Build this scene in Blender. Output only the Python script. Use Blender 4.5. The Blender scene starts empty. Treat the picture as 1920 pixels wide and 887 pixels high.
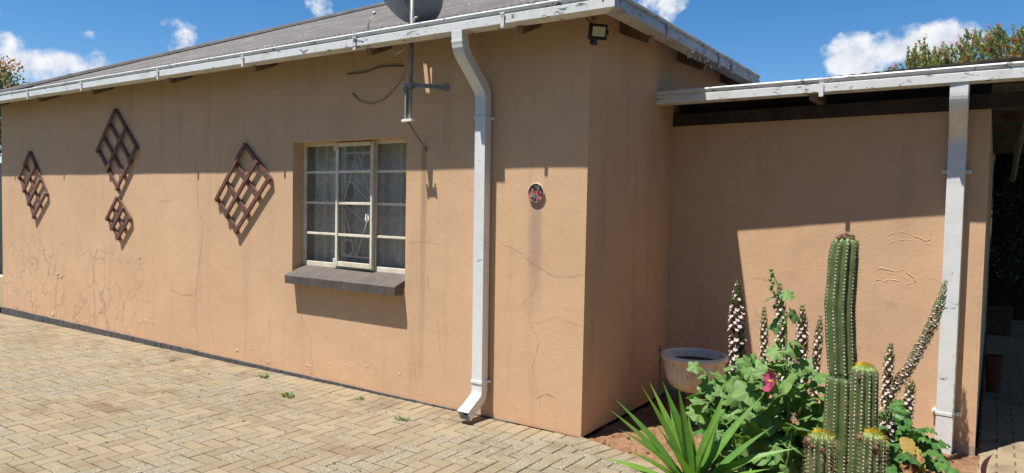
import bpy, math, random
import numpy as np
from mathutils import Vector, Matrix, noise
rnd = random.Random(7)
S = bpy.context.scene
COL = S.collection
R = math.radians
# ---------------------------------------------------------------- camera
cd = bpy.data.cameras.new('camera'); cam = bpy.data.objects.new('camera', cd); COL.objects.link(cam)
cd.sensor_width = 36; cd.lens = 36*1334.5926/1920; cd.clip_start = .05; cd.clip_end = 3000
rot = Matrix(((0.82749236, -0.04122831, 0.55996127), (0.56111579, 0.02495634, -0.82736102), (0.02013611, 0.99883803, 0.04378504)))
cam.matrix_world = Matrix.Translation((2.3113, -4.318, 1.6)) @ rot.to_4x4()
S.camera = cam
# ---------------------------------------------------------------- light
SUN = Vector((-.1636, -.3512, 1)).normalized()
w = bpy.data.worlds.new('World'); S.world = w; w.use_nodes = True
nt = w.node_tree; N = nt.nodes; Lk = nt.links
for n in list(N): N.remove(n)
out = N.new('ShaderNodeOutputWorld'); bg = N.new('ShaderNodeBackground'); bg.inputs[1].default_value = .056
sky = N.new('ShaderNodeTexSky'); sky.sky_type = 'NISHITA'; sky.sun_disc = False
sky.sun_elevation = math.asin(SUN.z); sky.sun_rotation = math.atan2(SUN.x, SUN.y)
sky.altitude = 1400; sky.air_density = 1.0; sky.dust_density = .25; sky.ozone_density = 3.0
tc = N.new('ShaderNodeTexCoord')
hs = N.new('ShaderNodeHueSaturation'); hs.inputs['Saturation'].default_value = 1.30; hs.inputs['Value'].default_value = 1.62
Lk.new(sky.outputs[0], hs.inputs['Color'])
def vmath(op, a, b=None):
    n = N.new('ShaderNodeVectorMath'); n.operation = op
    for i, v in enumerate((a, b)):
        if v is None: continue
        if isinstance(v, (tuple, list)): n.inputs[i].default_value = v
        else: Lk.new(v, n.inputs[i])
    return n
def wm(op, a, b=None, c=None, clamp=False):
    n = N.new('ShaderNodeMath'); n.operation = op; n.use_clamp = clamp
    for i, v in enumerate((a, b, c)):
        if v is None: continue
        if isinstance(v, (int, float)): n.inputs[i].default_value = v
        else: Lk.new(v, n.inputs[i])
    return n.outputs[0]
nz = N.new('ShaderNodeTexNoise'); nz.inputs['Scale'].default_value = 16; nz.inputs['Detail'].default_value = 9; nz.inputs['Roughness'].default_value = .56
Lk.new(tc.outputs['Generated'], nz.inputs['Vector'])
fl = N.new('ShaderNodeTexNoise'); fl.inputs['Scale'].default_value = 34; fl.inputs['Detail'].default_value = 7; fl.inputs['Roughness'].default_value = .6
Lk.new(tc.outputs['Generated'], fl.inputs['Vector'])
total = None
# cloud banks of the sky: direction, half width, half height, strength
for (d, sx_, sz_, k) in (((-.904, .396, .152), .062, .024, 1.1), ((-.918, .366, .172), .026, .011, .55), ((-.842, .502, .192), .020, .020, .7), ((-.845, .495, .214), .022, .008, .5),
                       ((-.735, .63, .250), .022, .022, .8), ((-.377, .890, .268), .036, .022, .8), ((-.142, .968, .194), .042, .026, 1.3), ((-.085, .978, .198), .070, .028, 1.4), ((-.352, .90, .262), .010, .006, .6),
                       ((-.932, .331, .200), .020, .006, .45), ((-.889, .418, .190), .010, .005, .4), ((-.775, .585, .26), .02, .008, .5), ((.5, .85, .2), .2, .06, 1), ((-.6, -.7, .4), .3, .12, 1), ((.8, -.5, .5), .3, .12, 1)):
    df = vmath('SUBTRACT', tc.outputs['Generated'], d)
    az = Vector((d[1], -d[0], 0)).normalized()
    u = vmath('DOT_PRODUCT', df.outputs[0], tuple(az)).outputs['Value']
    sp = N.new('ShaderNodeSeparateXYZ'); Lk.new(df.outputs[0], sp.inputs[0])
    ln = vmath('LENGTH', df.outputs[0]).outputs['Value']
    near = wm('LESS_THAN', ln, .8)
    q = wm('ADD', wm('POWER', wm('ABSOLUTE', wm('DIVIDE', u, sx_)), 2), wm('POWER', wm('ABSOLUTE', wm('DIVIDE', sp.outputs[2], sz_)), 2))
    b = wm('MULTIPLY', wm('MULTIPLY', wm('SUBTRACT', 1.3, q, clamp=False), k), near)
    b = wm('MAXIMUM', wm('ADD', b, wm('MULTIPLY', wm('SUBTRACT', near, 1), 5)), -3.6)
    total = b if total is None else wm('MAXIMUM', total, b)
nn = wm('MULTIPLY', wm('SUBTRACT', nz.outputs[0], .53), 5.2)
nf = wm('MULTIPLY', wm('SUBTRACT', fl.outputs[0], .5), 2.4)
dens = wm('ADD', wm('ADD', total, nn), nf)
den = N.new('ShaderNodeMapRange'); den.interpolation_type = 'SMOOTHSTEP'; Lk.new(dens, den.inputs[0])
den.inputs[1].default_value = .12; den.inputs[2].default_value = 1.35
shade = N.new('ShaderNodeMapRange'); Lk.new(fl.outputs[0], shade.inputs[0]); shade.inputs[1].default_value = .35; shade.inputs[2].default_value = .65
cc = N.new('ShaderNodeMix'); cc.data_type = 'RGBA'; Lk.new(shade.outputs[0], cc.inputs[0])
cc.inputs[6].default_value = (8, 8.6, 9.8, 1); cc.inputs[7].default_value = (11.5, 11.8, 12.2, 1)
mx = N.new('ShaderNodeMix'); mx.data_type = 'RGBA'; Lk.new(den.outputs[0], mx.inputs[0]); Lk.new(hs.outputs[0], mx.inputs[6]); Lk.new(cc.outputs[2], mx.inputs[7])
Lk.new(mx.outputs[2], bg.inputs[0]); Lk.new(bg.outputs[0], out.inputs[0])
sl = bpy.data.lights.new('sun', 'SUN'); so = bpy.data.objects.new('sun', sl); COL.objects.link(so)
sl.energy = 5.0; sl.angle = R(.53); sl.color = (1.0, .95, .86)
so.rotation_euler = (-SUN).to_track_quat('-Z', 'Y').to_euler()
S.view_settings.view_transform = 'Standard'; S.view_settings.look = 'None'; S.view_settings.gamma = 1; S.view_settings.exposure = .56
S.view_settings.use_curve_mapping = False
S.render.engine = 'CYCLES'

# ---------------------------------------------------------------- node helper
class NB:
    def __init__(s, name):
        s.m = bpy.data.materials.new(name); s.m.use_nodes = True; s.t = s.m.node_tree
        s.n = s.t.nodes; s.p = s.n['Principled BSDF']; s.o = s.n['Material Output']
        g = s.n.new('ShaderNodeNewGeometry'); s.pos = g.outputs['Position']; s.geo = g
    def link(s, a, b): s.t.links.new(a, b)
    def mp(s, scale=(1, 1, 1), loc=(0, 0, 0), rot=(0, 0, 0), vec=None):
        n = s.n.new('ShaderNodeMapping'); s.link(vec or s.pos, n.inputs[0]); n.inputs[1].default_value = loc; n.inputs[2].default_value = rot; n.inputs[3].default_value = scale
        return n.outputs[0]
    def noise(s, sc, det=4, ro=.55, vec=None, dist=0):
        n = s.n.new('ShaderNodeTexNoise'); n.inputs['Scale'].default_value = sc; n.inputs['Detail'].default_value = det; n.inputs['Roughness'].default_value = ro; n.inputs['Distortion'].default_value = dist
        s.link(vec or s.pos, n.inputs['Vector']); return n.outputs[0]
    def voro(s, sc, feat='F1', vec=None):
        n = s.n.new('ShaderNodeTexVoronoi'); n.feature = feat; n.inputs['Scale'].default_value = sc; s.link(vec or s.pos, n.inputs['Vector']); return n
    def r(s, v, a, b, c=0, d=1, smooth=True):
        n = s.n.new('ShaderNodeMapRange'); s.link(v, n.inputs[0]) if not isinstance(v, (int, float)) else None
        n.inputs[1].default_value = a; n.inputs[2].default_value = b; n.inputs[3].default_value = c; n.inputs[4].default_value = d
        if smooth: n.interpolation_type = 'SMOOTHSTEP'
        return n.outputs[0]
    def m2(s, op, a, b=0., c=None, clamp=False):
        n = s.n.new('ShaderNodeMath'); n.operation = op; n.use_clamp = clamp
        for i, v in enumerate((a, b, c)):
            if v is None: continue
            if isinstance(v, (int, float)): n.inputs[i].default_value = v
            else: s.link(v, n.inputs[i])
        return n.outputs[0]
    def mix(s, f, a, b, mode='MIX'):
        n = s.n.new('ShaderNodeMix'); n.data_type = 'RGBA'; n.blend_type = mode
        for i, v in ((0, f), (6, a), (7, b)):
            if isinstance(v, (int, float)): n.inputs[i].default_value = v
            elif isinstance(v, tuple): n.inputs[i].default_value = v + (1,) if len(v) == 3 else v
            else: s.link(v, n.inputs[i])
        return n.outputs[2]
    def xyz(s, v=None):
        n = s.n.new('ShaderNodeSeparateXYZ'); s.link(v or s.pos, n.inputs[0]); return n.outputs
    def attr(s, name):
        n = s.n.new('ShaderNodeAttribute'); n.attribute_name = name; return n
    def fin(s, col=None, rough=.7, bump=None, bd=.01, bs=1., spec=.4, metal=0):
        if col is not None:
            if isinstance(col, tuple): s.p.inputs['Base Color'].default_value = col + (1,)
            else: s.link(col, s.p.inputs['Base Color'])
        if isinstance(rough, (int, float)): s.p.inputs['Roughness'].default_value = rough
        else: s.link(rough, s.p.inputs['Roughness'])
        s.p.inputs['Specular IOR Level'].default_value = spec; s.p.inputs['Metallic'].default_value = metal
        if bump is not None:
            b = s.n.new('ShaderNodeBump'); b.inputs['Distance'].default_value = bd; b.inputs['Strength'].default_value = bs
            s.link(bump, b.inputs['Height']); s.link(b.outputs[0], s.p.inputs['Normal'])
        return s.m
def bell(nb, v, c, wd):      # soft band around c
    return nb.m2('MULTIPLY', nb.r(v, c-wd, c-wd*.2), nb.r(v, c+wd*.2, c+wd, 1, 0))

# ---------------------------------------------------------------- materials
def wall_mat(name, crazing=False, seed=0):
    b = NB(name); x, y, z = b.xyz()
    base = (.53, .342, .208)
    c = b.mix(b.r(b.noise(1.1, 5, .6), .3, .7), (.635, .412, .252), (.675, .448, .280))
    stv = b.noise(1, 5, .6, b.mp((6, 6, .5), (seed, 0, 0)))
    c = b.mix(b.m2('MULTIPLY', b.r(b.noise(.7, 6, .7, b.mp((1, 1, 1), (8, 1, 3)), dist=.4), .45, .62), .32), c, (.54, .37, .245))
    c = b.mix(b.m2('MULTIPLY', b.r(stv, .50, .75), .36), c, (.42, .28, .19))
    c = b.mix(b.m2('MULTIPLY', b.r(b.noise(26, 4, .7), .55, .75), .18), c, (.44, .29, .18))
    # splash zone near the ground: redder, dusty
    low = b.m2('MULTIPLY', b.r(z, .0, .38, 1, 0), b.r(b.noise(3.3, 5, .6), .32, .62))
    c = b.mix(b.m2('MULTIPLY', low, .28), c, (.57, .35, .22))
    vl = b.m2('MULTIPLY', b.r(z, .0, .09, 1, 0), b.r(b.noise(7, 4, .6), .3, .6))
    c = b.mix(b.m2('MULTIPLY', vl, .45), c, (.66, .37, .22))
    # little dirt specks and bare chips
    sp = b.voro(9.); c = b.mix(b.m2('MULTIPLY', b.m2('LESS_THAN', sp.outputs['Distance'], .035), .6), c, (.23, .15, .10))
    if crazing:
        dv = b.noise(2.2, 4, .6, dist=.4)
        cn = b.n.new('ShaderNodeCombineXYZ'); b.link(b.m2('ADD', x, b.m2('MULTIPLY', dv, .55)), cn.inputs[0]); b.link(b.m2('ADD', b.m2('MULTIPLY', z, .8), b.m2('MULTIPLY', b.noise(3.1, 3, .6), .5)), cn.inputs[2])
        v = b.voro(3.6, 'DISTANCE_TO_EDGE', cn.outputs[0]).outputs['Distance']
        line = b.r(v, .0, .05, 1, 0)
        rgn = b.m2('MULTIPLY', b.r(x, -6.3, -4.9, 1, 0), b.m2('MULTIPLY', b.r(z, .75, 1.3, 1, 0), b.r(b.noise(1.7, 3, .5, b.mp((1, 1, 1), (4, 2, 1))), .28, .48)))
        c = b.mix(b.m2('MULTIPLY', b.m2('MULTIPLY', line, rgn), .75), c, (.40, .28, .20))
        # rust stain under the lower dish bracket, dark wash under the wall plate
        st = b.m2('MULTIPLY', bell(b, b.m2('ADD', x, b.m2('MULTIPLY', b.noise(2, 2), .03)), -1.455, .045), b.r(z, .5, 2.05, .25, .75))
        st = b.m2('MULTIPLY', st, b.r(z, 2.0, 2.06, 1, 0)); st = b.m2('MULTIPLY', st, b.r(z, .12, .3))
        c = b.mix(st, c, (.36, .235, .13))
        st = b.m2('MULTIPLY', bell(b, b.m2('ADD', x, b.m2('MULTIPLY', b.noise(3, 3), .05)), -.375, .075), b.m2('MULTIPLY', b.r(z, .7, 1.3), b.r(z, 1.60, 1.66, 1, 0)))
        c = b.mix(b.m2('MULTIPLY', st, .6), c, (.36, .25, .19))
    else:
        mo = b.m2('MULTIPLY', b.r(b.noise(5, 5, .65, b.mp((1, 1, 1), (3, 9, 4))), .57, .68), b.r(z, .8, 1.3, 1, 0))
        c = b.mix(b.m2('MULTIPLY', mo, .35), c, (.25, .17, .12))
    fine = b.noise(170, 3, .6); med = b.noise(34, 4, .6); big = b.noise(4, 4, .55)
    h = b.m2('ADD', b.m2('MULTIPLY', fine, .10), b.m2('ADD', b.m2('MULTIPLY', med, .11), b.m2('MULTIPLY', big, .5)))
    pe = b.m2('MULTIPLY', b.r(b.noise(8, 5, .6, dist=.5), .60, .68), b.m2('MULTIPLY', b.r(z, .10, .34, 1, 0), b.r(b.noise(1.3, 2, .5), .46, .56)))
    h = b.m2('ADD', h, b.m2('MULTIPLY', pe, .5))
    return b.fin(c, .82, h, .012, .85, spec=.2)
M = {}
M['wall'] = wall_mat('painted_plaster', True); M['wallc'] = wall_mat('painted_plaster_plain', False, 5)
def simple(name, col, rough=.7, var=.25, sc=12, bump=0., bd=.004, spec=.4, metal=0, dark=None, dth=(.55, .75)):
    b = NB(name); lo = tuple(v*(1-var) for v in col); hi = tuple(min(1, v*(1+var)) for v in col)
    c = b.mix(b.r(b.noise(sc, 5, .62), .3, .7), lo, hi)
    if dark: c = b.mix(b.r(b.noise(sc*.7, 6, .65, b.mp((1, 1, 1), (7, 3, 5))), *dth), c, dark)
    h = b.noise(sc*6, 4, .6) if bump else None
    return b.fin(c, rough, h, bd, bump, spec, metal)
def peel_mat(name, th, paint=(.74, .75, .74), under=(.17, .19, .21), grime=.4):
    b = NB(name)
    n1 = b.noise(20, 7, .72, b.mp((.5, .5, 1.3)), dist=.7); n2 = b.noise(2.3, 3, .5)
    pk = b.r(b.m2('ADD', n1, b.m2('MULTIPLY', b.m2('SUBTRACT', n2, .5), .35)), th, th+.015, smooth=False)
    ed = b.r(b.m2('ADD', n1, b.m2('MULTIPLY', b.m2('SUBTRACT', n2, .5), .35)), th-.025, th)
    c = b.mix(b.m2('MULTIPLY', b.r(b.noise(7, 5, .6), .4, .8), grime), paint, (.42, .41, .38))
    c = b.mix(b.m2('MULTIPLY', b.r(b.noise(40, 4, .7), .62, .72), grime), c, (.3, .27, .22))
    c = b.mix(b.m2('MULTIPLY', ed, .35), c, (.25, .25, .24)); c = b.mix(pk, c, under)
    return b.fin(c, .42, b.m2('SUBTRACT', 0, pk), .002, .8, .45)
M['gut'] = peel_mat('peeling_white_gutter_paint', .618, grime=.42)
M['gutw'] = peel_mat('weathered_gutter_paint', .56, (.42, .43, .44), (.24, .25, .26), .7)
M['gutc'] = peel_mat('flaking_white_gutter_paint', .60, grime=.4)
M['pipe'] = peel_mat('white_downpipe_paint', .70, (.74, .76, .76), (.22, .22, .22), .25)
M['pipec'] = peel_mat('chipped_downpipe_paint', .66, (.74, .76, .76), (.12, .12, .13), .35)
M['timber'] = simple('brown_painted_timber', (.20, .13, .095), .7, .3, 9, .4)
M['dark'] = simple('near_black_fill', (.045, .035, .032), .85, .3, 6)  # near-black for the wall plate, and for shade in hollows and gaps
M['wood'] = None
b = NB('stained_trellis_wood'); g = b.noise(1, 6, .65, b.mp((30, 30, 30)))
c = b.mix(b.r(g, .35, .65), (.105, .047, .038), (.19, .092, .070)); c = b.mix(b.r(b.noise(70, 4, .7), .58, .72), c, (.32, .2, .16))
M['wood'] = b.fin(c, .6, b.noise(90, 4, .7), .002, .8, .35)
M['plinth'] = simple('dark_painted_plinth', (.085, .085, .088), .8, .3, 14, .8, dark=(.17, .15, .13))
M['sill'] = simple('painted_brick_sill', (.115, .098, .088), .78, .10, 7, .5, dark=(.085, .07, .064), dth=(.5, .8))
b = NB('cream_window_paint'); n1 = b.noise(30, 6, .7)
c = b.mix(b.r(b.noise(9, 5, .6), .35, .7), (.80, .75, .64), (.68, .60, .46)); c = b.mix(b.r(n1, .62, .65), c, (.36, .30, .22))
M['frame'] = b.fin(c, .45, n1, .001, .5, .4)
M['bars'] = simple('white_bar_paint', (.88, .86, .82), .5, .1, 20)
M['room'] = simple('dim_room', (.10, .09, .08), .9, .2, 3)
b = NB('window_glass'); tr = b.n.new('ShaderNodeBsdfTransparent'); tr.inputs[0].default_value = (.98, .98, .97, 1); gl = b.n.new('ShaderNodeBsdfGlossy'); gl.inputs['Roughness'].default_value = .02
fr = b.n.new('ShaderNodeFresnel'); fr.inputs[0].default_value = 1.28; ms = b.n.new('ShaderNodeMixShader'); b.link(fr.outputs[0], ms.inputs[0]); b.link(tr.outputs[0], ms.inputs[1]); b.link(gl.outputs[0], ms.inputs[2])
df = b.n.new('ShaderNodeBsdfDiffuse'); df.inputs[0].default_value = (.5, .47, .42, 1); ms2 = b.n.new('ShaderNodeMixShader')
b.link(b.m2('MULTIPLY', b.r(b.noise(20, 6, .7), .35, .8), .06), ms2.inputs[0]); b.link(ms.outputs[0], ms2.inputs[1]); b.link(df.outputs[0], ms2.inputs[2]); b.link(ms2.outputs[0], b.o.inputs[0]); M['glass'] = b.m
b = NB('lace_fabric'); v = b.voro(75, 'DISTANCE_TO_EDGE').outputs['Distance']; mo = b.r(b.noise(13, 4, .6, b.mp((1, 1, 1.4)), dist=1.2), .44, .56)
th = b.r(v, .04, .2, 1, 0); al = b.m2('MAXIMUM', b.m2('MULTIPLY', th, .85), b.m2('MULTIPLY', mo, .72)); al = b.m2('ADD', b.m2('MULTIPLY', al, .42), .58)
b.link(al, b.p.inputs['Alpha']); M['lace'] = b.fin((.92, .85, .77), .9, spec=.1)
# roof sheeting
def roof_mat(name, base=(.150, .137, .128)):
    b = NB(name); x, y, z = b.xyz()
    st = b.noise(1, 7, .68, b.mp((2.2, 7, 7)), dist=.5); st2 = b.noise(1, 6, .7, b.mp((6, 14, 14), (3, 1, 2)), dist=.8)
    c = b.mix(b.r(b.noise(2.5, 5, .6), .3, .7), tuple(v*.85 for v in base), tuple(v*1.15 for v in base))
    c = b.mix(b.m2('MULTIPLY', b.r(st, .56, .64), .75), c, (.27, .25, .23))
    c = b.mix(b.m2('MULTIPLY', b.r(st2, .60, .66), .8), c, (.42, .40, .36))
    c = b.mix(b.m2('MULTIPLY', b.r(b.noise(45, 3, .6), .64, .7), .7), c, (.07, .06, .055))
    return b.fin(c, .75, b.noise(30, 4, .6), .004, .5, .25)
M['roof'] = roof_mat('weathered_brown_roof_sheet'); M['ridge'] = simple('dark_ridge_cap', (.10, .092, .09), .7, .3, 6, dark=(.3, .28, .26), dth=(.62, .7))
# pavers
b = NB('clay_cement_pavers'); at = b.attr('tint'); sp = b.n.new('ShaderNodeSeparateColor'); b.link(at.outputs['Color'], sp.inputs[0])
x, y, z = b.xyz()
c = b.mix(sp.outputs[0], (.258, .204, .132), (.325, .262, .172))
c = b.mix(b.r(sp.outputs[2], .80, .95, 0, .4), c, (.22, .165, .115))
worn = b.m2('MULTIPLY', b.r(b.m2('ADD', b.noise(.75, 4, .6), b.m2('MULTIPLY', b.m2('SUBTRACT', sp.outputs[1], .5), .16)), .42, .60), 1)
agg = b.noise(95, 3, .75)
wc = b.mix(b.r(agg, .40, .60), (.165, .142, .105), (.36, .32, .245)); wc = b.mix(b.r(b.noise(60, 3, .7, b.mp((1, 1, 1), (5, 5, 5))), .60, .66), wc, (.52, .48, .40))
c = b.mix(b.m2('MULTIPLY', worn, .8), c, wc)
c = b.mix(b.m2('MULTIPLY', b.r(b.noise(140, 2, .6), .6, .72), .35), c, (.22, .165, .11))
c = b.mix(b.m2('MULTIPLY', b.r(b.noise(1.6, 5, .65, b.mp((1, 1, 1), (9, 2, 0))), .55, .68), .55), c, (.20, .135, .085))
dm_ = b.m2('MULTIPLY', b.r(y, -1.3, -.3), b.r(b.noise(1.8, 6, .7, b.mp((1, 1, 1), (1, 7, 0))), .50, .62)); c = b.mix(b.m2('MULTIPLY', dm_, .55), c, (.17, .125, .085))
# red-brown spill
sx_ = b.m2('DIVIDE', b.m2('ADD', x, 3.35), .30); sy_ = b.m2('DIVIDE', b.m2('ADD', y, 1.55), .09)
q = b.m2('ADD', b.m2('MULTIPLY', sx_, sx_), b.m2('MULTIPLY', sy_, sy_)); q = b.m2('ADD', q, b.m2('MULTIPLY', b.m2('SUBTRACT', b.noise(9, 4, .6), .5), 3.5))
c = b.mix(b.m2('MULTIPLY', b.r(q, .3, 1.1, 1, 0), .5), c, (.16, .095, .06))
M['paver'] = b.fin(c, .9, b.m2('ADD', b.m2('MULTIPLY', agg, .6), b.noise(30, 4, .6)), .006, .9, .15)
b = NB('joint_sand'); c = b.mix(b.r(b.noise(60, 4, .7), .35, .65), (.10, .072, .045), (.18, .132, .082)); M['joint'] = b.fin(c, .95, b.noise(120, 3, .7), .004, 1, .1)
b = NB('red_brown_soil'); c = b.mix(b.r(b.noise(14, 6, .65), .3, .7), (.20, .105, .06), (.36, .21, .125)); c = b.mix(b.r(b.noise(80, 4, .7), .6, .7), c, (.42, .30, .2)); c = b.mix(b.r(b.noise(50, 4, .7, b.mp((1, 1, 1), (3, 3, 3))), .62, .68), c, (.08, .05, .03))
M['soil'] = b.fin(c, .95, b.noise(60, 5, .7), .015, 1, .1)
M['field'] = simple('dark_low_bounce_ground', (.07, .085, .035), .95, .4, 1.5, .5)  # kept dark to limit light bounced up onto the walls
M['black'] = simple('black_plastic', (.018, .018, .02), .35, .2, 20)
b = NB('lamp_panel'); x, y, z = b.xyz(); M['panel'] = b.fin((.62, .62, .50), .18, spec=.6)
M['led'] = simple('yellow_led_patch', (.62, .64, .34), .3, .1, 60)
M['steel'] = simple('galvanised_pole', (.25, .26, .25), .5, .2, 14, .2, metal=.25, dark=(.17, .13, .09), dth=(.66, .75))
M['dish'] = simple('grey_dish_back', (.33, .36, .41), .5, .06, 5)
M['cable'] = simple('white_cable', (.62, .56, .47), .6, .15, 20); M['twig'] = simple('painted_over_cable', (.32, .21, .145), .8, .2, 20)
M['crack'] = simple('crack_shadow', (.41, .275, .18), .95, .25, 30); M['filler'] = simple('bare_plaster', (.66, .54, .36), .9, .15, 40)
b = NB('concrete_bowl'); x, y, z = b.xyz()
c = b.mix(b.r(b.noise(14, 6, .65, b.mp((1, 1, .35))), .38, .66), (.88, .82, .68), (.72, .58, .42)); c = b.mix(b.r(z, .44, .50), c, (.78, .70, .58)); c = b.mix(b.r(b.noise(34, 4, .7), .6, .68), c, (.16, .12, .09))
M['bowl'] = b.fin(c, .85, b.noise(70, 4, .6), .003, .8, .2)
M['terra'] = simple('brown_planter', (.10, .055, .04), .8, .3, 12); M['cream'] = simple('cream_boundary_plaster', (.55, .43, .27), .9, .12, 4)
M['fence'] = simple('dark_fence', (.05, .055, .06), .7, .3, 8)
def leafmat(name, a, bb, rough=.5, trans=.25, sc=9, vein=None, spec=.4):
    b = NB(name); at = b.attr('tint'); c = b.mix(at.outputs['Fac'], a, bb)
    c = b.mix(b.m2('MULTIPLY', b.r(b.noise(sc*6, 4, .6), .4, .7), .25), c, tuple(v*.6 for v in a))
    if vein:
        uv = b.n.new('ShaderNodeUVMap').outputs[0]; u, v, _ = b.xyz(uv)
        c = b.mix(b.m2('MULTIPLY', b.r(u, .0, .05, 1, 0), .55), c, vein)
    b.fin(c, rough, b.noise(sc*8, 3, .6), .002, .4, spec)
    t = b.n.new('ShaderNodeBsdfTranslucent'); b.link(b.mix(1., c, (1.5, 1.7, .6), 'MULTIPLY'), t.inputs[0]); m_ = b.n.new('ShaderNodeMixShader'); m_.inputs[0].default_value = trans
    b.link(b.p.outputs[0], m_.inputs[1]); b.link(t.outputs[0], m_.inputs[2]); b.link(m_.outputs[0], b.o.inputs[0]); return b.m
M['mallow'] = leafmat('mallow_leaf', (.095, .195, .052), (.175, .30, .085), .6, .22, vein=(.20, .33, .11))
M['acanth'] = leafmat('acanthus_leaf', (.045, .13, .03), (.10, .23, .055), .42, .2, vein=(.2, .34, .12), spec=.35)
M['yellowleaf'] = leafmat('yellowing_leaf', (.38, .36, .05), (.34, .20, .07), .6, .3)
M['drybrown'] = leafmat('dry_leaf', (.36, .19, .09), (.24, .12, .06), .8, .1)
M['yucca'] = leafmat('sword_leaf', (.10, .235, .04), (.19, .345, .06), .42, .2, sc=4, spec=.4)
M['bract'] = leafmat('dusky_bract', (.18, .18, .10), (.26, .18, .15), .5, .3)
M['bractg'] = leafmat('green_bract', (.10, .17, .05), (.16, .24, .07), .5, .2)
M['petal'] = leafmat('white_petal', (.64, .55, .52), (.56, .40, .46), .6, .25)
M['pink'] = leafmat('magenta_petal', (.42, .05, .14), (.55, .12, .26), .6, .3)
M['stem'] = leafmat('green_stem', (.13, .24, .07), (.18, .28, .09), .5, .05); M['stemy'] = leafmat('yellow_green_stem', (.30, .36, .08), (.36, .40, .10), .5, .05)
b = NB('cactus_skin'); at = b.attr('tint'); c = b.mix(at.outputs['Fac'], (.060, .098, .030), (.115, .165, .058)); c = b.mix(b.m2('MULTIPLY', b.r(b.noise(16, 5, .65), .56, .7), .45), c, (.14, .145, .07))
x, y, z = b.xyz(); ck_ = b.m2('MULTIPLY', b.r(b.noise(22, 6, .7, b.mp((1, 1, .6), (2, 7, 1))), .50, .62), b.r(z, .1, 1.0, .9, .35)); c = b.mix(ck_, c, (.19, .165, .10)); c = b.mix(b.r(b.noise(9, 5, .7, b.mp((1, 1, 1), (5, 1, 9))), .63, .67), c, (.20, .14, .085))
M['cactus'] = b.fin(c, .5, b.noise(60, 3, .6), .002, .5, .4)
M['cactust'] = simple('young_cactus_growth', (.16, .23, .05), .5, .2, 20)
M['areole'] = simple('white_areoles', (.55, .52, .42), .9, .15, 60); M['spine'] = simple('straw_spines', (.46, .36, .20), .6, .25, 60)
M['yspine'] = simple('yellow_crown_spines', (.80, .55, .03), .6, .2, 60); M['wool'] = simple('brown_wool', (.20, .11, .07), .95, .35, 60, .8)
M['hedge'] = leafmat('dark_hedge_leaf', (.018, .035, .012), (.05, .08, .02), .4, .15); M['bark'] = simple('bark', (.13, .09, .06), .9, .3, 8, .6)
M['bbleaf'] = leafmat('bottlebrush_leaf', (.22, .27, .11), (.38, .40, .18), .5, .2); M['red'] = leafmat('red_brush_flower', (.62, .04, .10), (.70, .14, .20), .7, .2)
M['autumn'] = leafmat('autumn_leaf', (.30, .13, .035), (.45, .22, .05), .6, .3); M['olive'] = leafmat('olive_leaf', (.10, .12, .045), (.19, .19, .07), .6, .2)
M['purple'] = leafmat('purple_leaf', (.075, .025, .045), (.11, .04, .06), .4, .15); M['weed'] = leafmat('weed_leaf', (.10, .18, .04), (.2, .28, .08), .6, .2)
b = NB('painted_floral_glaze'); v = b.voro(48); n = b.noise(60, 3, .6, dist=1.)
rmp = b.n.new('ShaderNodeValToRGB'); e = rmp.color_ramp; e.interpolation = 'CONSTANT'
sp = b.n.new('ShaderNodeSeparateColor'); b.link(v.outputs['Color'], sp.inputs[0]); b.link(sp.outputs[0], rmp.inputs[0])
e.elements[0].position = 0; e.elements[0].color = (.03, .025, .03, 1); e.elements[1].position = .3; e.elements[1].color = (.50, .13, .13, 1)
for p_, q_ in ((.5, (.12, .2, .19, 1)), (.68, (.55, .24, .2, 1)), (.85, (.16, .05, .07, 1))): k = e.elements.new(p_); k.color = q_
c = b.mix(b.r(n, .56, .6), rmp.outputs[0], (.05, .03, .04)); c = b.mix(b.r(v.outputs['Distance'], .0, .1, 1, 0), c, (.62, .5, .42))
M['floral'] = b.fin(c, .3, spec=.5)

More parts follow.
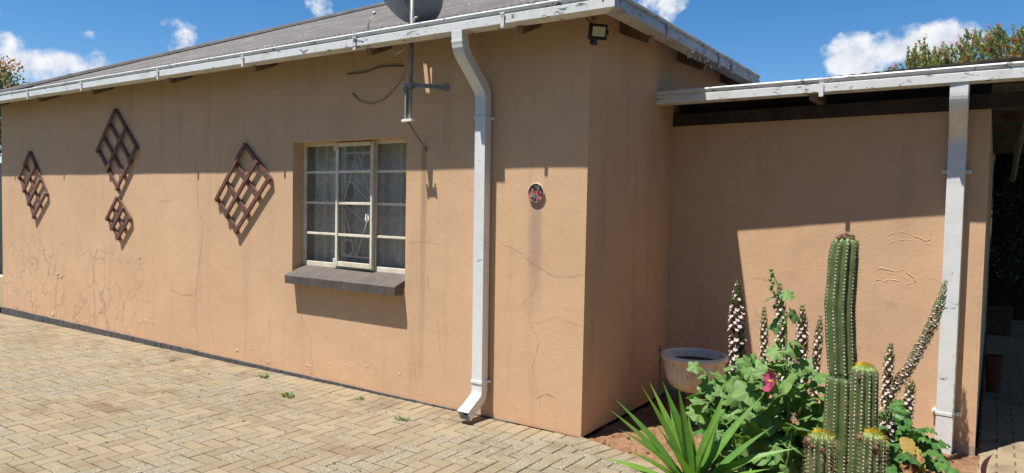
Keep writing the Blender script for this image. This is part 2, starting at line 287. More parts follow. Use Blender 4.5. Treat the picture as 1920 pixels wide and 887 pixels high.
# ---------------------------------------------------------------- mesh builder
class MB:
    def __init__(s): s.v = []; s.f = []; s.mi = []; s.tn = []; s.uv = []; s.mt = 0; s.tint = .5; s.useuv = False
    def add(s, vs, fs, uvs=None):
        o = len(s.v); s.v.extend([tuple(p) for p in vs])
        if uvs is None: uvs = [(1, 1)]*len(vs)
        s.uv.extend(uvs)
        for f in fs:
            s.f.append(tuple(i+o for i in f)); s.mi.append(s.mt); s.tn.append(s.tint)
        return o
    def box(s, x0, x1, y0, y1, z0, z1, mat=None):
        vs = [Vector((x, y, z)) for x in (x0, x1) for y in (y0, y1) for z in (z0, z1)]
        if mat is not None: vs = [mat @ v for v in vs]
        s.add(vs, [(0, 1, 3, 2), (4, 6, 7, 5), (0, 4, 5, 1), (2, 3, 7, 6), (0, 2, 6, 4), (1, 5, 7, 3)])
    def tube(s, pts, rad, n=8, cap=True):
        pts = [Vector(p) for p in pts]; rings = []; prev = None
        for i, p in enumerate(pts):
            d = (pts[min(i+1, len(pts)-1)] - pts[max(i-1, 0)]).normalized()
            if prev is None: prev = d.orthogonal().normalized()
            u = (prev - d*prev.dot(d)); u = u.normalized() if u.length > 1e-6 else d.orthogonal().normalized(); prev = u; w_ = d.cross(u)
            r_ = rad[i] if isinstance(rad, (list, tuple)) else rad
            rings.append([p + (u*math.cos(2*math.pi*k/n) + w_*math.sin(2*math.pi*k/n))*r_ for k in range(n)])
        s.rings(rings, cap)
    def rings(s, rings, cap=True, close=True):
        n = len(rings[0]); vs = [p for r_ in rings for p in r_]; fs = []
        for i in range(len(rings)-1):
            for k in range(n if close else n-1):
                a = i*n+k; b_ = i*n+(k+1) % n; fs.append((a, b_, b_+n, a+n))
        if cap: fs.append(tuple(range(n))[::-1]); fs.append(tuple((len(rings)-1)*n+k for k in range(n)))
        s.add(vs, fs)
    def grid(s, P):        # P[i][j] points
        n = len(P); m = len(P[0]); s.add([p for r_ in P for p in r_], [(i*m+j, i*m+j+1, (i+1)*m+j+1, (i+1)*m+j) for i in range(n-1) for j in range(m-1)])
    def build(s, name, mats, parent=None, smooth=False, bevel=0):
        me = bpy.data.meshes.new(name); me.from_pydata(s.v, [], s.f); me.update()
        if not isinstance(mats, (list, tuple)): mats = [mats]
        for m_ in mats: me.materials.append(M[m_] if isinstance(m_, str) else m_)
        me.polygons.foreach_set('material_index', s.mi)
        if smooth: me.polygons.foreach_set('use_smooth', [True]*len(s.f))
        at = me.attributes.new('tint', 'FLOAT_COLOR', 'FACE')
        a = np.ones((len(s.f), 4), dtype=np.float32); t = np.array([q if isinstance(q, tuple) else (q, q, q) for q in s.tn], dtype=np.float32).reshape(-1, 3); a[:, :3] = t
        at.data.foreach_set('color', a.ravel())
        if s.useuv:
            ul = me.uv_layers.new(name='UVMap'); li = np.empty(len(me.loops), dtype=np.int32); me.loops.foreach_get('vertex_index', li)
            ul.data.foreach_set('uv', np.array(s.uv, dtype=np.float32)[li].ravel())
        o = bpy.data.objects.new(name, me); COL.objects.link(o)
        if bevel:
            bm_ = o.modifiers.new('bevel', 'BEVEL'); bm_.width = bevel; bm_.segments = 2; bm_.limit_method = 'ANGLE'
        if parent is not None: place(o, parent)
        return o
def wloc(o):
    p = Vector(o.location); q = o.parent
    while q is not None: p += Vector(q.location); q = q.parent
    return p
def place(o, parent):       # meshes are made in world coordinates: cancel the parent's offset
    o.parent = parent; off = Vector(parent.location)
    q = parent.parent
    while q is not None: off += q.location; q = q.parent
    o.location = -off
def tag(o, label=None, cat=None, group=None, kind=None):
    if label: o['label'] = label
    if cat: o['category'] = cat
    if group: o['group'] = group
    if kind: o['kind'] = kind
    return o
def thing(name, label, cat, loc=(0, 0, 0), group=None):
    o = bpy.data.objects.new(name, None); COL.objects.link(o); o.location = loc; o.empty_display_size = .1
    return tag(o, label, cat, group)
def struct(o, kind='structure'): o['kind'] = kind; return o
def nz3(x, y, z=0.): return noise.noise(Vector((x, y, z)))

# ================================================================ ground
b_ = MB(); b_.add([(-900, -900, -.32), (900, -900, -.32), (900, 900, -.32), (-900, 900, -.32)], [(0, 1, 2, 3)]); struct(b_.build('ground', 'field'))
def pz(x): return .0105*min(x, 0)
EDGE = [(0, .01), (.573, -.149), (.85, -.30), (1.2, -1.6), (1.5, -3.2), (2.27, -3.4)]
def edge_y(x):
    for (a, c), (d, e) in zip(EDGE, EDGE[1:]):
        if a <= x <= d: return c+(e-c)*(x-a)/(d-a)
    return None
YE = -2.9
jb = MB()
xs = [-12.5, -9, -6, -3, -1, 0]
jb.grid([[(x, YE, pz(x)-.010), (x, .04, pz(x)-.010)] for x in xs])
jb.grid([[(x, YE, -.010), (x, max(YE, edge_y(min(x, 2.27))), -.010)] for x in (0, .3, .573, .85, 1.2, 1.5, 1.55)]); jb.grid([[(x, -3.4, -.034), (x, -1.15, -.034)] for x in (2.27, 5)])
jb.grid([[(x, -1.15, -.010 if y0 < 0 else -.03), (x, 1.0, -.03), (x, 9.2, -.03)] for x, y0 in ((2.28, 1), (5, 1))])
struct(jb.build('paving_bed', 'joint'))
pv = MB()
def brick(cx, cy, lx, ly, zf, ang=0, gap=.0040, hz=0, tint=None):
    hx, hy = lx/2-gap, ly/2-gap; bv = .004; dz = rnd.uniform(-.0018, .0018)+hz; tx, ty = rnd.uniform(-.008, .008), rnd.uniform(-.008, .008)
    ca, sa = math.cos(ang), math.sin(ang); vs = []
    for (k, zz) in ((0, -.02), (0, -bv), (bv, 0)):
        for sx_, sy_ in ((-1, -1), (1, -1), (1, 1), (-1, 1)):
            px, py = sx_*(hx-k), sy_*(hy-k)
            vs.append((cx+px*ca-py*sa, cy+px*sa+py*ca, zf(cx)+zz+dz+px*tx+py*ty))
    fs = [(8, 9, 10, 11)]
    for lv in (0, 4):
        for k in range(4): fs.append((lv+k, lv+(k+1) % 4, lv+4+(k+1) % 4, lv+4+k))
    pv.tint = tint or (rnd.random(), rnd.random(), rnd.random()); pv.add(vs, fs)
W = .1
def clear_bed(x, y):
    if x > 0: 
        e = edge_y(min(x, 2.27)) if x < 2.27 else -3.4
        return y < e-.13
    return y < -.13
for i in range(-125, 50):
    for j in range(-29, 0):
        k = (i-j) % 4; x0, y0 = i*W, j*W
        if k == 0: c, dx, dy = (x0+W, y0+W/2), 2*W, W
        elif k == 3: c, dx, dy = (x0+W/2, y0+W), W, 2*W
        else: continue
        if clear_bed(*c): brick(c[0], c[1], dx, dy, pz)
x = -12.4
while x < -.02: brick(x+W/2, -.118, W, 2*W, pz, rnd.uniform(-.01, .01), hz=.006, tint=(rnd.uniform(.3, 1), rnd.uniform(0, .35), rnd.random()*.8)); x += W
for (a, c), (d, e) in zip(EDGE, EDGE[1:]):
    L_ = math.hypot(d-a, e-c); n = max(1, round(L_/W)); an = math.atan2(e-c, d-a)
    for k in range(n):
        t = (k+.5)/n; px, py = a+(d-a)*t, c+(e-c)*t
        brick(px+math.sin(an)*.1, py-math.cos(an)*.1, L_/n, 2*W, pz, an, hz=.007, tint=(rnd.uniform(.3, .9), rnd.uniform(0, .35), rnd.random()*.8))
y = -.9
k = 0
while y < 9.1:      # passage pavers in running courses
    x = 2.29 - (k % 2)*.1
    while x < 4.9:
        if x+.2 > 2.30: brick(max(x, 2.28)+(min(.2, x+.2-2.28))/2, y+.05, min(.2, x+.2-2.28), .1, lambda q: -.022, tint=(rnd.uniform(.6, 1), rnd.uniform(0, .3), rnd.random()*.7))
        x += .2
    y += .1; k += 1
pass
struct(pv.build('paving', 'paver'))
lw = MB(); lw.grid([[(x, y, min(pz(x), 0)-.035) for y in (-60, -20, -8, YE+.03)] for x in (-60, -30, -12.5, -6, 0, 6, 60)]); struct(lw.build('unseen_dark_lawn', 'field'))  # out-of-view lawn, added to cut light bounced onto the walls
# garden bed soil
sb = MB(); n = 150; P = []
for i in range(n+1):
    x = 2.29*i/n; e = edge_y(min(x, 2.27)); row = []
    for j in range(n+1):
        y = e+(1.56-e)*(j/n)**1.0; dd = min(1, j/6)
        z = -.025 + dd*(.018*nz3(x*4, y*4)+.010*nz3(x*15, y*15)+.006*nz3(x*45, y*45)) + .02*min(1, max(0, (1-abs(x-1.3)))); row.append((x, y, z-.01*(1-dd)))
    P.append(row)
sb.grid(P); struct(sb.build('garden_soil', 'soil', smooth=True))
rk = MB()
for _ in range(260):
    x = rnd.uniform(.05, 2.2); y = rnd.uniform(edge_y(x)+.05, 1.45); r_ = rnd.uniform(.004, .014)
    rings = [[(x+math.cos(a)*r_*s_*rnd.uniform(.7, 1.1), y+math.sin(a)*r_*s_*rnd.uniform(.7, 1.1), -.012+h_*r_) for a in [k*math.pi/3 for k in range(6)]] for s_, h_ in ((1, -.5), (1, .4), (.5, .9))]
    rk.rings(rings)
tag(rk.build('soil_clods', 'soil'), 'small red brown clods scattered over the flower bed', 'soil', kind='stuff')

# ================================================================ house
E_ = .3418; ZG = 2.8232; ZT = 2.9285; XL = -9.378; K = .43; ZR = 2.885
house = thing('house', 'tan plastered house with weathered brown hip roof, peeling white gutter and steel window', 'house', (0, 0, 0))
def ruff(pts_fn, nx, nz, mb):
    mb.grid([[pts_fn(i/nx, j/nz) for j in range(nz+1)] for i in range(nx+1)])
wl = MB()
WX0, WX1, WZ0, WZ1 = -3.068, -1.66, .90, 2.138
ZC = 3.0
def wv(x, z):    # slight waviness of hand plastering
    return .004*nz3(x*.9, z*.9)+.0018*nz3(x*4, z*4, 3)
def panel(x0, x1, z0, z1):
    nx = max(1, int((x1-x0)/.12)); nz_ = max(1, int((z1-z0)/.12))
    P = [[(x0+(x1-x0)*i/nx, -abs(wv(x0+(x1-x0)*i/nx, z0+(z1-z0)*j/nz_))*(0 if False else 1)*min(1, (0-(x0+(x1-x0)*i/nx))*6), z0+(z1-z0)*j/nz_) for j in range(nz_+1)] for i in range(nx+1)]
    wl.grid(P)
xs = [XL, WX0, WX1, 0]; zs = [0, WZ0, WZ1, ZC]
nxs = [52, 12, 14]; nzs = [8, 10, 7]
gx = []; [gx.extend([xs[k]+(xs[k+1]-xs[k])*i/nxs[k] for i in range(nxs[k])]) for k in range(3)]; gx.append(0)
gz = []; [gz.extend([zs[k]+(zs[k+1]-zs[k])*i/nzs[k] for i in range(nzs[k])]) for k in range(3)]; gz.append(ZC)
def wy(x, z):
    if abs(x) < 1e-6 or abs(x-XL) < 1e-6: return 0
    return -abs(wv(x, z))
V = [(x, wy(x, z), z) for x in gx for z in gz]; m_ = len(gz); F = []
for i in range(len(gx)-1):
    for j in range(m_-1):
        xc = (gx[i]+gx[i+1])/2; zc = (gz[j]+gz[j+1])/2
        if WX0 < xc < WX1 and WZ0 < zc < WZ1: continue
        F.append((i*m_+j, (i+1)*m_+j, (i+1)*m_+j+1, i*m_+j+1))
wl.add(V, F)
# reveals
for (x, s_) in ((WX0, 1), (WX1, -1)):
    ys = [wy(x, z) for z in gz]; zz = [z for z in gz if WZ0-1e-6 <= z <= WZ1+1e-6]
    wl.grid([[(x, wy(x, z), z) for z in zz], [(x, .36, z) for z in zz]])
xx = [x for x in gx if WX0-1e-6 <= x <= WX1+1e-6]
for z in (WZ0, WZ1): wl.grid([[(x, wy(x, z), z) for x in xx], [(x, .36, z) for x in xx]])
wl.grid([[(0, 8.6*i/20, ZC*j/8) for j in range(9)] for i in range(21)])      # side wall
wl.grid([[(XL, 8.6*i/4, ZC*j/2-.02) for j in range(3)] for i in range(5)]); wl.grid([[(XL-XL*i/4, 8.6, ZC*j/2) for j in range(3)] for i in range(5)])
wall = wl.build('wall', 'wall', house)
pl = MB()
n = 94
P = []
for i in range(n):
    x0 = XL-.02+(-XL+.02)*i/n*.985; x1 = XL-.02+(-XL+.02)*(i+1)/n*.985; o = rnd.uniform(-.002, .002)
    if x1 > -.45: continue
    zt_ = .002+rnd.uniform(-.002, .002); pl.box(x0+.001, x1-.001, -.016+o, .0, pz(x0)-.03, zt_)
pl.build('plinth', 'plinth', house, bevel=.002)
# cracks as thin dark strips following the plaster, and raised blisters
def strip(mb, pts, wd, plane='A', proud=.0012):
    dense = []
    for (a, c), (d, e) in zip(pts, pts[1:]):
        L_ = math.hypot(d-a, e-c); k = max(2, int(L_/.025))
        for q in range(k): t = q/k; dense.append((a+(d-a)*t+rnd.uniform(-.008, .008), c+(e-c)*t+rnd.uniform(-.008, .008)))
    dense.append(pts[-1]); vs = []; nn_ = len(dense)
    for i, (x, z) in enumerate(dense):
        a = dense[max(0, i-1)]; c = dense[min(nn_-1, i+1)]; dx, dz = c[0]-a[0], c[1]-a[1]; l_ = math.hypot(dx, dz) or 1
        ww = wd*rnd.uniform(.3, .8)*(.25 if i in (0, nn_-1) else 1)/2; nx_, nz_ = -dz/l_*ww, dx/l_*ww
        for s_ in (-1, 1):
            X, Z = x+s_*nx_, z+s_*nz_
            if plane == 'A': vs.append((X, -abs(wv(X, Z))-proud-.0012, Z))
            elif plane == 'B': vs.append((proud+.0005, X, Z))
            else: ca_, sa_ = math.cos(R(4.18)), math.sin(R(4.18)); vs.append((X*ca_-sa_*(proud+.0005), 1.5273-X*sa_-ca_*(proud+.0005), Z))
    mb.add(vs, [(2*i, 2*i+2, 2*i+3, 2*i+1) for i in range(nn_-1)])
ck = MB()
for pts, wd in (
    ([(-4.60, 2.0), (-4.59, 1.78), (-4.57, 1.45), (-4.48, 1.36), (-4.52, 1.06), (-4.60, .72), (-4.62, .33), (-4.57, .1)], .007),
    ([(-6.66, .98), (-6.78, .83), (-6.76, .55), (-6.75, .22), (-6.76, .02)], .009), ([(-6.66, .98), (-6.5, .94), (-6.3, .95)], .005),
    ([(-7.75, .72), (-7.72, .5), (-7.78, .3), (-7.75, .02)], .008), ([(-7.75, .52), (-7.6, .56), (-7.5, .58)], .01), ([(-8.0, .55), (-7.85, .58), (-7.75, .52)], .006),
    ([(-5.3, 1.58), (-5.1, 1.57), (-5.02, 1.6)], .004), ([(-5.1, .62), (-4.85, .56), (-4.62, .6)], .006), ([(-4.35, .32), (-4.3, .2), (-4.28, .08)], .004),
    ([(-2.95, .80), (-2.93, .52), (-2.80, .33), (-2.78, .08)], .004), ([(-3.4, .5), (-3.38, .3), (-3.42, .15)], .003), ([(-1.62, 1.28), (-1.45, 1.30), (-1.3, 1.29)], .004), ([(-1.42, 1.05), (-1.40, .9)], .004), ([(-1.3, .68), (-1.28, .42)], .003),
    ([(-1.55, .32), (-1.52, .15)], .004), ([(-.72, 1.32), (-.55, 1.27), (-.38, 1.16), (-.22, 1.10), (-.08, 1.12), (0, 1.14)], .004), ([(-.38, 1.16), (-.40, 1.0), (-.52, .86)], .003),
    ([(-.50, .92), (-.42, .74), (-.36, .62), (-.41, .42), (-.34, .2), (-.33, .12)], .0035), ([(-.42, .76), (-.2, .82), (-.02, .78)], .003), ([(-.38, .2), (-.28, .26), (-.2, .24)], .006),
    ([(-4.35, 1.9), (-4.36, 1.6), (-4.2, 1.55)], .003), ([(-5.9, .72), (-5.75, .55), (-5.7, .3)], .003), ([(-7.2, .8), (-7.05, .9), (-6.85, .82)], .005), ([(-5.15, .18), (-4.98, .3), (-4.9, .28)], .003), ([(-3.75, .22), (-3.6, .34)], .003), ([(-8.6, .72), (-8.4, .68), (-8.2, .74), (-8.1, .5)], .004)):
    ck = MB(); strip(ck, pts, wd); place(ck.build('crack', 'crack'), wall)
for pts, wd in (([(0, 1.14), (.08, 1.2), (.2, 1.30), (.3, 1.38)], .004), ([(0, .86), (.25, .98), (.45, .90), (.6, .86), (.75, .92)], .003), ([(.6, .86), (.62, .7)], .003)):
    ck = MB(); strip(ck, pts, wd, 'B'); place(ck.build('crack', 'crack'), wall)
fb = MB()
for (cx, cz, r_) in ((-7.70, .60, .035), (-7.62, .56, .028), (-8.12, .90, .018), (-7.85, .06, .04), (-5.72, .93, .02), (-6.62, .22, .02), (-3.9, .1, .02)):
    fb = MB(); k = 9; fb.add([(cx, -.0075, cz)]+[(cx+math.cos(a)*r_*rnd.uniform(.5, 1.2), -.0065, cz+math.sin(a)*r_*rnd.uniform(.4, 1)) for a in [2*math.pi*q/k for q in range(k)]], [(0, 1+q, 1+(q+1) % k) for q in range(k)]); place(fb.build('paint_chip', 'filler'), wall)
# --- roof
def corr(t): return .0085*math.cos(t*2*math.pi/.0762)
def lapz(s): return .013 if s > .55 else 0
rf = MB(); OV = .29
X0r, X1r, Y0r, Y1r = XL-OV, OV, -OV, 8.6+OV; ctr = (Y1r-Y0r)/2
step = .0127
holes = ((-1.535, -1.505, -.165, -.085), (-1.475, -1.455, -.145, -.10))
def slope(x0, x1, fn, st, rows, hole=False, lap=True):
    n_ = int((x1-x0)/st); P = []
    for i in range(n_+1):
        t = x0+(x1-x0)*i/n_; smax = max(.0, min(t-x0, x1-t, ctr)); col = []
        for s_ in rows:
            s2 = min(s_, smax); col.append(fn(t, s2, corr(t)+(lapz(s2) if lap else 0)+.004*nz3(t*1.2, s2*2)))
        P.append(col)
    m = len(rows); vs = [p for c_ in P for p in c_]; fs = []
    for i in range(n_):
        t = x0+(x1-x0)*(i+.5)/n_
        for j in range(m-1):
            yc = Y0r+(rows[j]+rows[j+1])/2
            if hole and any(h[0] < t < h[1] and h[2] < yc < h[3] for h in holes): continue
            fs.append((i*m+j, (i+1)*m+j, (i+1)*m+j+1, i*m+j+1))
    rf.add(vs, fs)
rowsA = [0, .06, .125, .145, .165, .185, .205, .25, .4, .549, .551, 1, 1.5, 2.5, 3.5, ctr]
slope(X0r, X1r, lambda t, s_, c_: (t, Y0r+s_, ZR+K*s_+c_), step, rowsA, True)
rw = [0, .549, .551, 1.5, 3, ctr]
slope(Y0r, Y1r, lambda t, s_, c_: (X1r-s_, t, ZR+K*s_+c_), step, rw)
slope(Y0r, Y1r, lambda t, s_, c_: (X0r+s_, t, ZR+K*s_+c_), step*2, rw)
slope(X0r, X1r, lambda t, s_, c_: (t, Y1r-s_, ZR+K*s_+c_), step*2, rw)
roof = rf.build('roof', 'roof', house)
rc = MB(); zt = ZR+K*ctr+.03
for (a, c, sx_, sy_) in ((X0r, Y0r, 1, 1), (X1r, Y0r, -1, 1), (X0r, Y1r, 1, -1), (X1r, Y1r, -1, -1)):
    pts = [Vector((a+sx_*ctr*t, c+sy_*ctr*t, ZR+K*ctr*t+.012)) for t in [q/5 for q in range(6)]]
    for q in range(5):
        p0, p1 = pts[q], pts[q+1]; d = (p1-p0); rc.tube([p0-d*.015, p0+d*.03, p0+d*.031, p1], [.066, .066, .058, .058], 10)
rc.tube([(X0r+ctr, (Y0r+Y1r)/2, zt), (X1r-ctr, (Y0r+Y1r)/2, zt)], .06, 10)
place(rc.build('ridge_cap', 'ridge', smooth=False), roof)
# --- gutter
def gprof(d0=0):   # (outward, z) closed section, outward measured from the wall plane
    return [(.222, ZT-.035), (.222, ZG), (E_-.008, ZG), (E_-.003, ZG+.004), (E_-.003, ZG+.060), (E_-.012, ZG+.068), (E_-.012, ZG+.074), (E_, ZG+.080), (E_+.004, ZT-.012), (E_, ZT-.002), (E_-.010, ZT),
            (E_-.014, ZT-.006), (E_-.006, ZT-.012), (E_-.006, ZG+.083), (E_-.018, ZG+.076), (E_-.009, ZG+.058), (E_-.009, ZG+.006), (.226, ZG+.004), (.226, ZT-.035)]
pr_ = gprof()
def wob(t, seed, a=.0025): return a*nz3(t*.8, seed)+a*.6*nz3(t*3, seed+5)
ga = MB(); ga.rings([[(x + (o if k == 0 else 0), -o+wob(x, 1), z+wob(x, 4)*(1 if 0 < k < 60 else 0)) for o, z in pr_] for k, x in [(0, 0)]+[(q, -9.72*q/60) for q in range(1, 61)]])
gut = ga.build('gutter', 'gut', house)
gb = MB(); gb.rings([[(o+wob(y, 7), y - (o if k == 0 else 0), z+wob(y, 9)*(1 if k else 0)) for o, z in pr_] for k, y in [(q, 2.894*q/24) for q in range(25)]])
gutb = gb.build('gutter', 'gutw', house); gutb['label'] = 'grey weathered gutter along the side eave'
fl_ = MB()
for k in range(16):     # flaking paint hanging under the side gutter
    fl_ = MB(); y = rnd.uniform(.9, 2.0); l_ = rnd.uniform(.01, .035); xo = rnd.uniform(.24, .33); wd = rnd.uniform(.008, .03)
    fl_.box(xo, xo+.002, y, y+wd, ZG-l_*rnd.uniform(.5, 1), ZG+.001)
    place(fl_.build('paint_flake', 'gut'), gutb)
def bracket(x, par, side='A'):
    m = MB(); o = E_+.004
    def bx(a0, a1, d0, d1, z0, z1):
        if side == 'A': m.box(x+a0, x+a1, -d1, -d0, z0, z1)
        else: m.box(d0, d1, x+a0, x+a1, z0, z1)
    bx(-.014, .014, o, o+.004, ZG-.028, ZT-.03); bx(-.017, .017, o, o+.006, ZT-.045, ZT-.03); bx(-.004, .004, o+.004, o+.008, ZG+.045, ZG+.053)
    if side == 'A': m.tube([(x, -o+.002, ZG-.02), (x+.02, -.12, ZG+.01), (x+.03, -.02, ZG+.03)], .003, 5)
    place(m.build('bracket', 'gut' if side == 'A' else 'gutw', bevel=.001), par)
for x in (-7.67, -6.31, -4.73, -3.34, -1.91, -.49, -9.1): bracket(x, gut)
for y in (.5, 1.64, 1.98): bracket(y, gutb, 'B')
for x in (-9.1, -7.62, -6.28, -4.70, -3.32, -1.86, -.42):
    m = MB(); mt_ = Matrix.Translation((x, 0, ZR+K*(.29)-.085)) @ Matrix.Rotation(math.atan(K), 4, 'X'); m.box(-.022, .022, -.27, .05, -.055, .055, mt_); m.build('rafter', 'timber', house)
for y in (.46, 1.6, 2.75):
    m = MB(); mt_ = Matrix.Translation((0, y, ZR+K*(.29)-.085)) @ Matrix.Rotation(math.atan(K), 4, 'Y'); m.box(-.05, .27, -.022, .022, -.055, .055, mt_); m.build('rafter', 'timber', house)
m = MB(); m.add([(.006, -.006, 2.86), (.02, .02, 2.86), (.24, -.235, 2.86), (.22, -.26, 2.86), (.006, -.006, 2.97), (.02, .02, 2.97), (.24, -.235, 2.90), (.22, -.26, 2.90)], [(0, 1, 2, 3), (4, 7, 6, 5), (0, 3, 7, 4), (1, 5, 6, 2), (3, 2, 6, 7), (0, 4, 5, 1)]); m.build('hip_rafter', 'timber', house)
m = MB(); m.grid([[(x, -.27, ZR-.02), (x, .02, ZR+K*.29-.02)] for x in (XL, -1.6)]); m.grid([[(x, -.27, ZR-.02), (x, .02, ZR+K*.29-.02)] for x in (-1.40, 0)])
# --- downpipe A
def rect_pipe(path, hx, hy, ang=0, ribs=()):
    m = MB(); rings = []; n_ = len(path); P = [Vector(p) for p in path]; ca, sa = math.cos(ang), math.sin(ang)
    for i, p in enumerate(P):
        d = ((P[min(i+1, n_-1)]-P[i]).normalized()+(P[i]-P[max(i-1, 0)]).normalized())
        d = d.normalized(); ax = Vector((ca, sa, 0)); u = ax; v_ = d.cross(u).normalized()
        q = 1.0 if not (i in ribs) else 1.045
        rings.append([p+u*sx_*hx*q+v_*sy_*hy*q for sx_, sy_ in ((-1, -1), (1, -1), (1, 1), (-1, 1))])
    m.rings(rings); return m
def bend(a, b_, c, r_, n_=7):   # arc between segments a-b and b-c
    a, b_, c = Vector(a), Vector(b_), Vector(c); p0 = b_+(a-b_).normalized()*r_; p1 = b_+(c-b_).normalized()*r_
    out_ = []
    for i in range(n_): t = i/(n_-1); out_.append(p0*(1-t)**2+b_*2*t*(1-t)+p1*t*t)
    return out_
A0, A1, A2, A3, A4 = (-.890, -.302, 2.83), (-.886, -.300, 2.70), (-.852, -.058, 2.43), (-.838, -.058, .165), (-.838, -.26, .045)
path = [Vector(A0)]+bend(A0, A1, A2, .07, 9)+bend(A1, A2, A3, .055, 9)+[Vector((-.845, -.058, 1.3))]+bend(A2, A3, A4, .045, 7)+[Vector((-.838, -.20, .08))]
m = rect_pipe(path, .0475, .038, 0, (2, 4, 6, 8, 11, 13, 15, 17)); dp = m.build('downpipe', 'pipe', house, bevel=.003)
m = MB()     # mouth of the shoe; a dark end face stands for the shade inside
d = (Vector(A4)-Vector(A3)).normalized(); v_ = d.cross(Vector((1, 0, 0))).normalized(); c0 = Vector((-.838, -.203, .078)); c1 = c0+d*.045
def rr(c_, hx, hy): return [c_+Vector((sx_*hx, 0, 0))+v_*sy_*hy for sx_, sy_ in ((-1, -1), (1, -1), (1, 1), (-1, 1))]
m.rings([rr(c0, .0485, .039), rr(c1, .050, .040), rr(c1, .0465, .0365), rr(c0+d*.002, .0455, .0355)], cap=False); m.mt = 1; m.add(rr(c0+d*.003, .046, .036), [(0, 1, 2, 3)])
place(m.build('shoe', ['pipe', 'dark'], bevel=0), dp)
for z in (2.24, .276):
    m = MB(); cx = -.851 if z > 2 else -.8385; m.box(cx-.052, cx+.052, -.103, -.002, z-.011, z+.011); m.box(cx+.05, cx+.068, -.03, -.004, z-.011, z+.011); m.tube([(cx+.058, -.03, z), (cx+.058, -.04, z)], .007, 6)
    place(m.build('pipe_strap', 'pipe', bevel=.002), dp)
# --- window
win = thing('window', None, None, (0, 0, 0)); win.parent = house
for k_ in ('label', 'category'):
    if k_ in win: del win[k_]
YF = .12
fx = (-3.068, -2.60, -2.135, -1.66); ZF0, ZF1 = 1.0, 2.138
fm = MB()
def bar(m, x0, x1, z0, z1, y0, y1): m.box(x0, x1, y0, y1, z0, z1)
T = .036
bar(fm, fx[0], fx[0]+T, ZF0, ZF1, YF, YF+.03); bar(fm, fx[3]-T, fx[3], ZF0, ZF1, YF, YF+.03)
bar(fm, fx[0]+T, fx[3]-T, ZF1-.032, ZF1, YF+.001, YF+.03); bar(fm, fx[0]+T, fx[3]-T, ZF0, ZF0+.045, YF+.001, YF+.03)
for x in (fx[1], fx[2]): bar(fm, x-.014, x+.014, ZF0+.045, ZF1-.032, YF-.002, YF+.028)
zr = [1.305, 1.588, 1.868]
for (a, c) in ((fx[0]+T, fx[1]-.018), (fx[2]+.018, fx[3]-T)):
    for z in zr: bar(fm, a, c, z-.011, z+.011, YF+.003, YF+.022)
place(fm.build('frame', 'frame', bevel=.003), win)
rv = MB(); rv.box(fx[0]-.001, fx[0]+.004, YF+.032, .355, 1.0, ZF1); place(rv.build('reveal', 'frame'), win)
# casement in the middle, standing slightly proud and ajar
cm = MB(); hinge = Vector((fx[1]+.004, YF-.004, 0)); rotm = Matrix.Translation(hinge) @ Matrix.Rotation(R(-2.0), 4, 'Z')
cw = fx[2]-fx[1]+.012
for (a, c, z0, z1) in ((0, .028, ZF0+.022, ZF1-.012), (cw-.024, cw, ZF0+.022, ZF1-.012)): cm.box(a, c, -.026, 0, z0, z1, rotm)
cm.box(.034, cw-.03, -.024, 0, ZF0+.022, ZF0+.066, rotm); cm.box(.034, cw-.03, -.024, 0, ZF1-.046, ZF1-.012, rotm)
for z in zr: cm.box(.034, cw-.03, -.020, -.003, z-.012, z+.012, rotm)
place(cm.build('casement', 'frame', bevel=.003), win)
cm = MB(); cm.tube([rotm @ Vector((cw-.052, -.03, 1.46)), rotm @ Vector((cw-.052, -.036, 1.46))], .026, 14); cm.box(cw-.056, cw-.046, -.05, -.02, 1.44, 1.50, rotm); place(cm.build('handle', 'bars'), win)
hm = MB()
for z in (ZF0+.06, ZF1-.05): hm = MB(); hm.box(-.022, .006, -.030, -.002, z-.03, z+.03, rotm); place(hm.build('hinge', 'frame', bevel=.002), win)
gm = MB()
for (a, c) in ((fx[0]+T-.004, fx[1]-.014), (fx[2]+.014, fx[3]-T+.004)): gm.add([(a, YF+.014, ZF0+.04), (c, YF+.014, ZF0+.04), (c, YF+.014, ZF1-.03), (a, YF+.014, ZF1-.03)], [(0, 1, 2, 3)])
gm.add([rotm @ Vector(p) for p in ((.03, -.009, ZF0+.06), (cw-.026, -.009, ZF0+.06), (cw-.026, -.009, ZF1-.04), (.03, -.009, ZF1-.04))], [(0, 1, 2, 3)])
place(gm.build('glass', 'glass'), win)
bm2 = MB(); yb = YF+.020; bx0, bx1, bz0, bz1 = -2.555, -2.175, 1.115, 2.035
def wire(pts, r_=.0085): bm2.tube([(x, yb, z) for x, z in pts], r_, 6)
wire([(bx0-.02, bz1), (bx1+.03, bz1)]); wire([(bx0-.02, bz0), (bx1+.03, bz0)]); wire([(bx0, bz0), (bx0, bz1)]); wire([(bx1, bz0), (bx1, bz1)])
ax, cxx = bx0+.175, bx1-.0
wire([(ax, bz1), (bx0+.015, 1.60)]); wire([(ax+.015, bz1), (bx1-.005, 1.59)]); wire([(bx0+.09, 1.80), (bx1-.01, 1.585)])
wire([(bx0+.01, 1.575), (bx0+.175, bz0)]); wire([(bx1-.01, 1.575), (bx0+.185, bz0)]); wire([(bx0+.045, 1.57), (bx1-.075, 1.41)])
for (cx, cz) in ((bx1-.075, bz1-.078), (bx0+.075, bz0+.078)): wire([(cx+.068*math.cos(a), cz+.072*math.sin(a)) for a in [k*2*math.pi/20 for k in range(21)]])
place(bm2.build('burglar_bar', 'bars', smooth=True), win)
